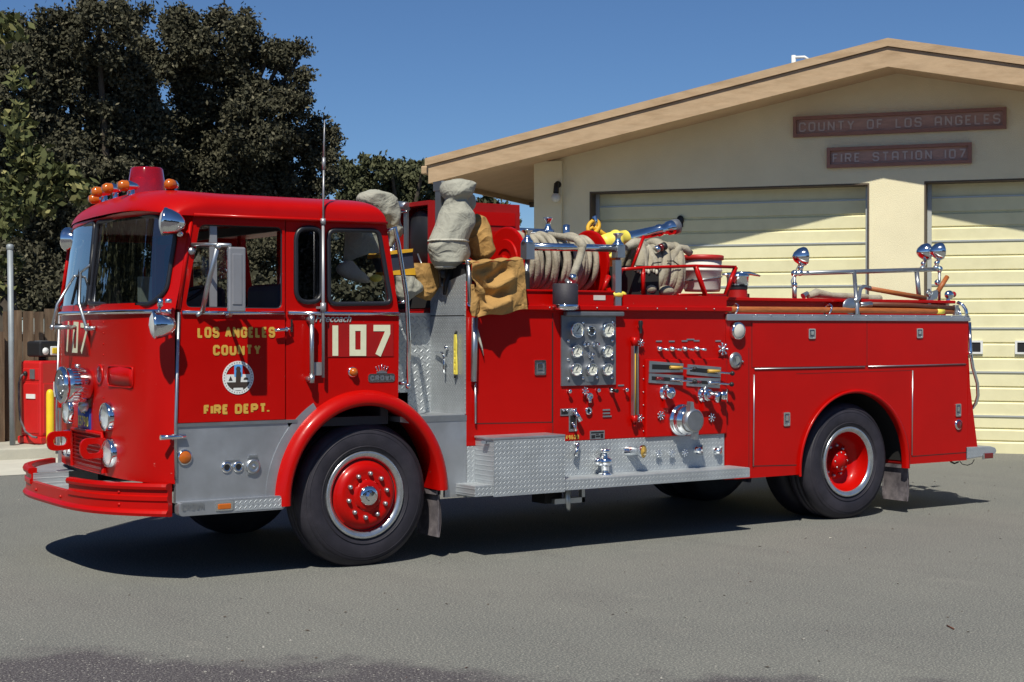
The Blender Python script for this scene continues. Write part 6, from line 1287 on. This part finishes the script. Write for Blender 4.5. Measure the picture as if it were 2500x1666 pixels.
q = MB('canvas_grey'); sack(q, rows([(0.404,0.340,2.073),(0.592,0.340,2.070),(0.420,0.340,2.033),(0.647,0.340,2.016),(0.428,0.340,1.972),(0.671,0.340,1.955),(0.443,0.340,1.925),(0.600,0.340,1.913),(0.474,0.340,1.888),(0.560,0.340,1.885)]), .36, .09, .016, seed=31); child(q, 'shell', t, fix=False)
# yellow perforated strap on the bulkhead
t = thing('rubber_strap', 'yellow perforated rubber strap hooked to the tread-plate bulkhead', 'strap', (XP - .03, .115, 1.495))
q = MB('bright_yellow'); ring = [(.02, .18), (.035, .10), (.03, .0), (.04, -.10), (.042, -.19), (-.02, -.19), (-.025, -.10), (-.018, .0), (-.02, .10), (-.012, .18)]
q.prism([(a * .62, b * .80) for a, b in ring], -.006, .006, [[( .005 + .008 * math.cos(-k), z * .8 + .014 * math.sin(-k)) for k in np.linspace(0, 2 * math.pi, 9)[:-1]] for z in (-.15, -.09, -.03, .03)], fn=lambda u, v, w: (w, -u, v)); o = q.build('strap', t)
q = MB('black'); q.tube([(-.0, 0, -.15), (0, -.0, -.18)], .010, 8); q.build('end_knob', t); q = MB('black'); q.tube([(0, 0, .145), (.012, 0, .17)], .008, 6); q.build('hook', t)

# --- hoses
def coil(mb, xs, r, tube, y=RY, z=RZ, tilt=.02, n=44, squash=1.0, seed=0):
    g_ = random.Random(seed)
    for x in xs:
        t1, t2, rr = g_.uniform(-tilt, tilt), g_.uniform(-tilt, tilt), r * g_.uniform(.965, 1.03)
        mb.tube([(x + t1 * math.cos(a) + t2 * math.sin(a), y + rr * math.cos(a) + g_.uniform(-.002, .002), z + rr * squash * math.sin(a)) for a in np.linspace(0, 2 * math.pi, n, endpoint=False)], tube * g_.uniform(.92, 1.08), 8, True)
t = thing('fire_hose', 'beige canvas fire hose wound on the red reel, its end hanging over the chrome bar', 'hose', (2.0, RY, RZ))
q = MB('hose'); coil(q, np.arange(1.635, 2.36, .052), .212, .0245, tilt=.022, seed=2); coil(q, [1.70, 1.93, 2.15], .224, .022, tilt=.06, seed=7); child(q, 'coil', t, fix=False)
q = MB('hose'); q.tube([(1.96, RY - .05, RZ + .225)] + [(2.043,0.300,2.393)] + [(1.930,0.085,2.354),(1.952,0.085,2.329),(1.945,0.085,2.294)] + [(1.879,0.030,2.217),(1.844,0.030,2.142),(1.817,0.030,2.094)], [.022, .03, .034, .034, .03, .03, .03, .026], 10); child(q, 'hanging_end', t)
q = MB('chrome'); q.tube([(1.813,0.020,2.099),(1.802,0.020,2.051)], [.030, .032], 12); q.use('lens_dim'); q.tube([(1.802,0.020,2.051),(1.791,0.020,1.997)], [.034, .036], 12); child(q, 'coupling', t)
c = Vector((1.659,-0.090,1.929)); q = MB('rubber'); q.lathe(c + Vector((0, 0, -.075)), (0, 0, 1), [(.095, 0), (.098, .02), (.098, .165), (.09, .17), (.03, .172)], 24); q.use('chrome'); q.lathe(c + Vector((0, 0, -.1)), (0, 0, 1), [(.06, -.01), (.10, 0), (.104, .03), (.098, .036)], 24); q.use('steel'); q.tube([c + Vector((.05, .02, .09)), c + Vector((.07, .08, .12))], .02, 8); child(q, 'nozzle', t)
t = thing('fire_hose', 'loose bundle of flat beige hose heaped between the reel and the white bucket', 'hose', (2.95, .6, 2.15))
q = MB('hose_dirty'); xs0, xs1 = (2.810,2.174), (3.252,2.183)
x0_, x1_ = xs0[0], xs1[0]
g_ = random.Random(5)
for k in range(17):
    x = x0_ + (x1_ - x0_) * k / 16; t1 = g_.uniform(.02, .10); rr = .235 * g_.uniform(.86, 1.05); ph = g_.uniform(0, 6)
    pts = [(x + t1 * math.sin(a + .6) + .02 * math.sin(2 * a + ph), .58 + rr * math.cos(a) * .85, 2.16 + rr * math.sin(a) * .98 + .012 * math.sin(3 * a + ph)) for a in np.linspace(0, 2 * math.pi, 40, endpoint=False)]
    q.use('hose' if k % 3 else 'hose_dirty'); q.tube(pts, g_.uniform(.026, .042), 7, True)
child(q, 'coil', t, fix=False)
q = MB('hose'); q.tube([(2.706,0.500,2.352),(2.783,0.500,2.390),(2.860,0.500,2.402),(2.899,0.500,2.378),(2.873,0.500,2.337)], [.03, .04, .035, .04, .03], 9); q.tube([(3.136,0.420,2.218),(3.156,0.420,2.300),(3.216,0.420,2.363),(3.283,0.420,2.355),(3.337,0.420,2.315)], [.04, .035, .032, .035, .03], 9); q.tube([(2.937,0.450,2.306),(3.042,0.450,2.360),(3.148,0.450,2.368),(3.201,0.450,2.333)], [.03, .034, .034, .03], 9); child(q, 'loop', t)
q = MB('chrome'); q.tube([(2.919,0.380,2.333),(2.965,0.380,2.349)], .03, 12); q.use('lens_dim'); q.tube([(2.965,0.380,2.349),(2.991,0.380,2.357)], .033, 12); q.use('black'); q.tube([(2.991,0.380,2.357),(3.026,0.380,2.371)], .034, 12); child(q, 'coupling', t)
q = MB('black'); q.tube([(2.840,0.330,2.193),(2.853,0.330,2.220),(2.944,0.330,2.231)], .005, 6); q.tube([(3.009,0.330,2.242),(3.074,0.330,2.244),(3.154,0.330,2.200)], .005, 6); child(q, 'tie_cord', t)
q = MB('hose_dirty')
for u in ((2.703,0.200,2.003), (2.888,0.200,1.990)): q.ball(u, (.075, .06, .045), 14, 8)
for u in ((2.614,0.200,1.982), (2.839,0.250,1.976)): q.ball(u, (.05, .05, .03), 10, 6)
tag(q.build('rag_heap', fix=False), 'small heap of dirty rags at the foot of the hose bundle', 'rags')
q = MB('bright_yellow'); q.ball((2.261,0.050,1.947), (.07, .04, .028), 12, 8); q.ball((2.323,0.060,1.950), (.04, .03, .026), 10, 6); tag(q.build('yellow_rag'), 'bright yellow rag tucked beside the grey upright by the hose tray', 'rag')
# bucket
(a0, z0), (a1, z1) = [(3.443,1.995),(3.868,2.008)]; (a2, z2), (a3, z3) = [(3.416,2.293),(3.842,2.338)]
bc_ = Vector(((a0 + a1) / 2 - .03, .6, (z0 + z1) / 2)); bt = Vector(((a2 + a3) / 2, .6, (z2 + z3) / 2)); ax_ = (bt - bc_); hL = ax_.length
t = thing('bucket', 'tall white plastic bucket with a red lid tied down behind the guard frame', 'bucket', tuple(bc_))
q = MB('bucket_white'); q.lathe((0, 0, 0), ax_, [(0, 0), (.150, 0), (.158, .02), (.165, hL * .55), (.172, hL * .56), (.172, hL * .60), (.166, hL * .61), (.168, hL * .94), (0, hL * .945)], 36); q.build('pail', t)
q = MB('bucket_red'); q.lathe((0, 0, 0), ax_, [(.166, hL * .86), (.184, hL * .87), (.184, hL * .985), (.17, hL), (0, hL)], 36); q.build('lid', t)
q = MB('steel'); q.tube([Vector((.17 * math.cos(a), .17 * math.sin(a), 0)) + ax_ * .36 + Vector((0, 0, .02 * math.cos(a))) for a in np.linspace(math.pi * .9, 2.1 * math.pi, 20)], .005, 6); q.build('handle', t)
q = MB('lens_red'); xx = bc_; letters(q, 'CAL.PAC', -.09, -.02, .10, .115, .003, -.1665, -.1655, .5, .3) if False else q.box((-.07, -.1690, .150), (-.03, -.160, .158)); q.build('red_mark', t) if False else None
# wooden pole, shovel, axe
t = thing('pike_pole', 'long varnished wooden pole clipped along the rear deck edge', 'pole', (4.2, .1, 1.85))
p0, p1, p2 = Vector((3.147,0.090,1.840)), Vector((4.518,0.090,1.843)), Vector((6.116,0.130,1.841))
q = MB('wood_handle'); q.tube([p0, (p0 + p1) / 2, p1, p2, p2 + Vector((.25, .01, 0))], .026, 12); child(q, 'shaft', t)
q = MB('chrome'); q.ball(p0, .027, 10, 6); child(q, 'end_cap', t)
q = MB('bright_yellow'); q.tube([p2 + Vector((-.04, -.002, 0)), p2 + Vector((.06, 0, 0))], .0272, 12); child(q, 'yellow_label', t)
for c_ in ((3.535,0.090,1.840), (4.630,0.090,1.846)):
    c_ = Vector(c_); q = MB('chrome'); q.tube([c_ + Vector((.02 * math.sin(a), .042 * math.cos(a), .045 * math.sin(a))) for a in np.linspace(-1.2, 4.0, 16)], .009, 8); q.tube([c_ + Vector((0, 0, -.04)), c_ + Vector((0, 0, -.055))], .014, 8); part(q, 'pole_clip')
t = thing('shovel', 'steel-bladed shovel with a dark wooden shaft lying above the pole', 'shovel', (5.2, .12, 1.9))
q = MB('wood_dark'); q.tube([(5.151,0.120,1.900), (5.714,0.120,1.896), (6.340,0.120,1.873)], .020, 10); child(q, 'shaft', t)
q = MB('steel'); q.tube([(5.049,0.110,1.895), (5.201,0.120,1.899)], [.02, .026], 10); q.ball((4.931,0.100,1.880), (.11, .02, .075), 16, 8); q.box((6.309,0.100,1.901), (6.359,0.130,1.806)); child(q, 'blade', t)
t = thing('axe', 'long-handled hook with a bent steel neck leaning over the hose bed side', 'tool', (5.6, .2, 2.0))
q = MB('wood_handle'); q.tube([(5.261,0.200,2.044), (5.999,0.200,1.963)], [.022, .026], 10); child(q, 'handle', t)
q = MB('steel'); q.tube([(5.269,0.200,2.044), (5.172,0.180,2.060), (5.110,0.160,2.035), (5.043,0.120,1.951), (4.964,0.100,1.915)], [.024, .018, .017, .022, .03], 10); child(q, 'neck', t)
t.name = 'fire_hook'
t = thing('axe', 'short wooden-handled axe with a steel head standing at the rear of the hose bed', 'axe', (6.2, .2, 2.0))
q = MB('wood_handle'); q.tube([(6.314,0.200,2.169), (6.178,0.200,2.020)], [.022, .024], 10); child(q, 'handle', t)
q = MB('steel'); q.prism([(6.106,2.025),(6.178,2.044),(6.160,1.964),(6.088,1.939),(6.053,1.880),(6.017,1.890),(6.067,1.963)], .185, .215); q.tube([(6.061,0.200,2.043), (6.025,0.200,2.012), (6.052,0.200,1.982), (6.097,0.200,2.013), (6.061,0.200,2.043)], .012, 8); child(q, 'head', t)
q = MB('hose'); q.tube([(5.195,0.900,1.984),(5.298,0.900,2.016),(5.505,0.900,1.993),(5.715,0.900,1.986),(5.982,0.900,1.984)], [.03, .045, .03, .035, .03], 9); q.tube([(5.428,1.100,1.981),(5.744,1.100,1.979),(6.381,1.100,1.978)], .035, 9); q.use('steel'); q.tube([(5.128,0.900,1.983),(5.187,0.900,2.014)], [.03, .02], 8); tag(q.build('hose_line', fix=False), 'pale hose line laid flat in the rear hose bed', 'hose')
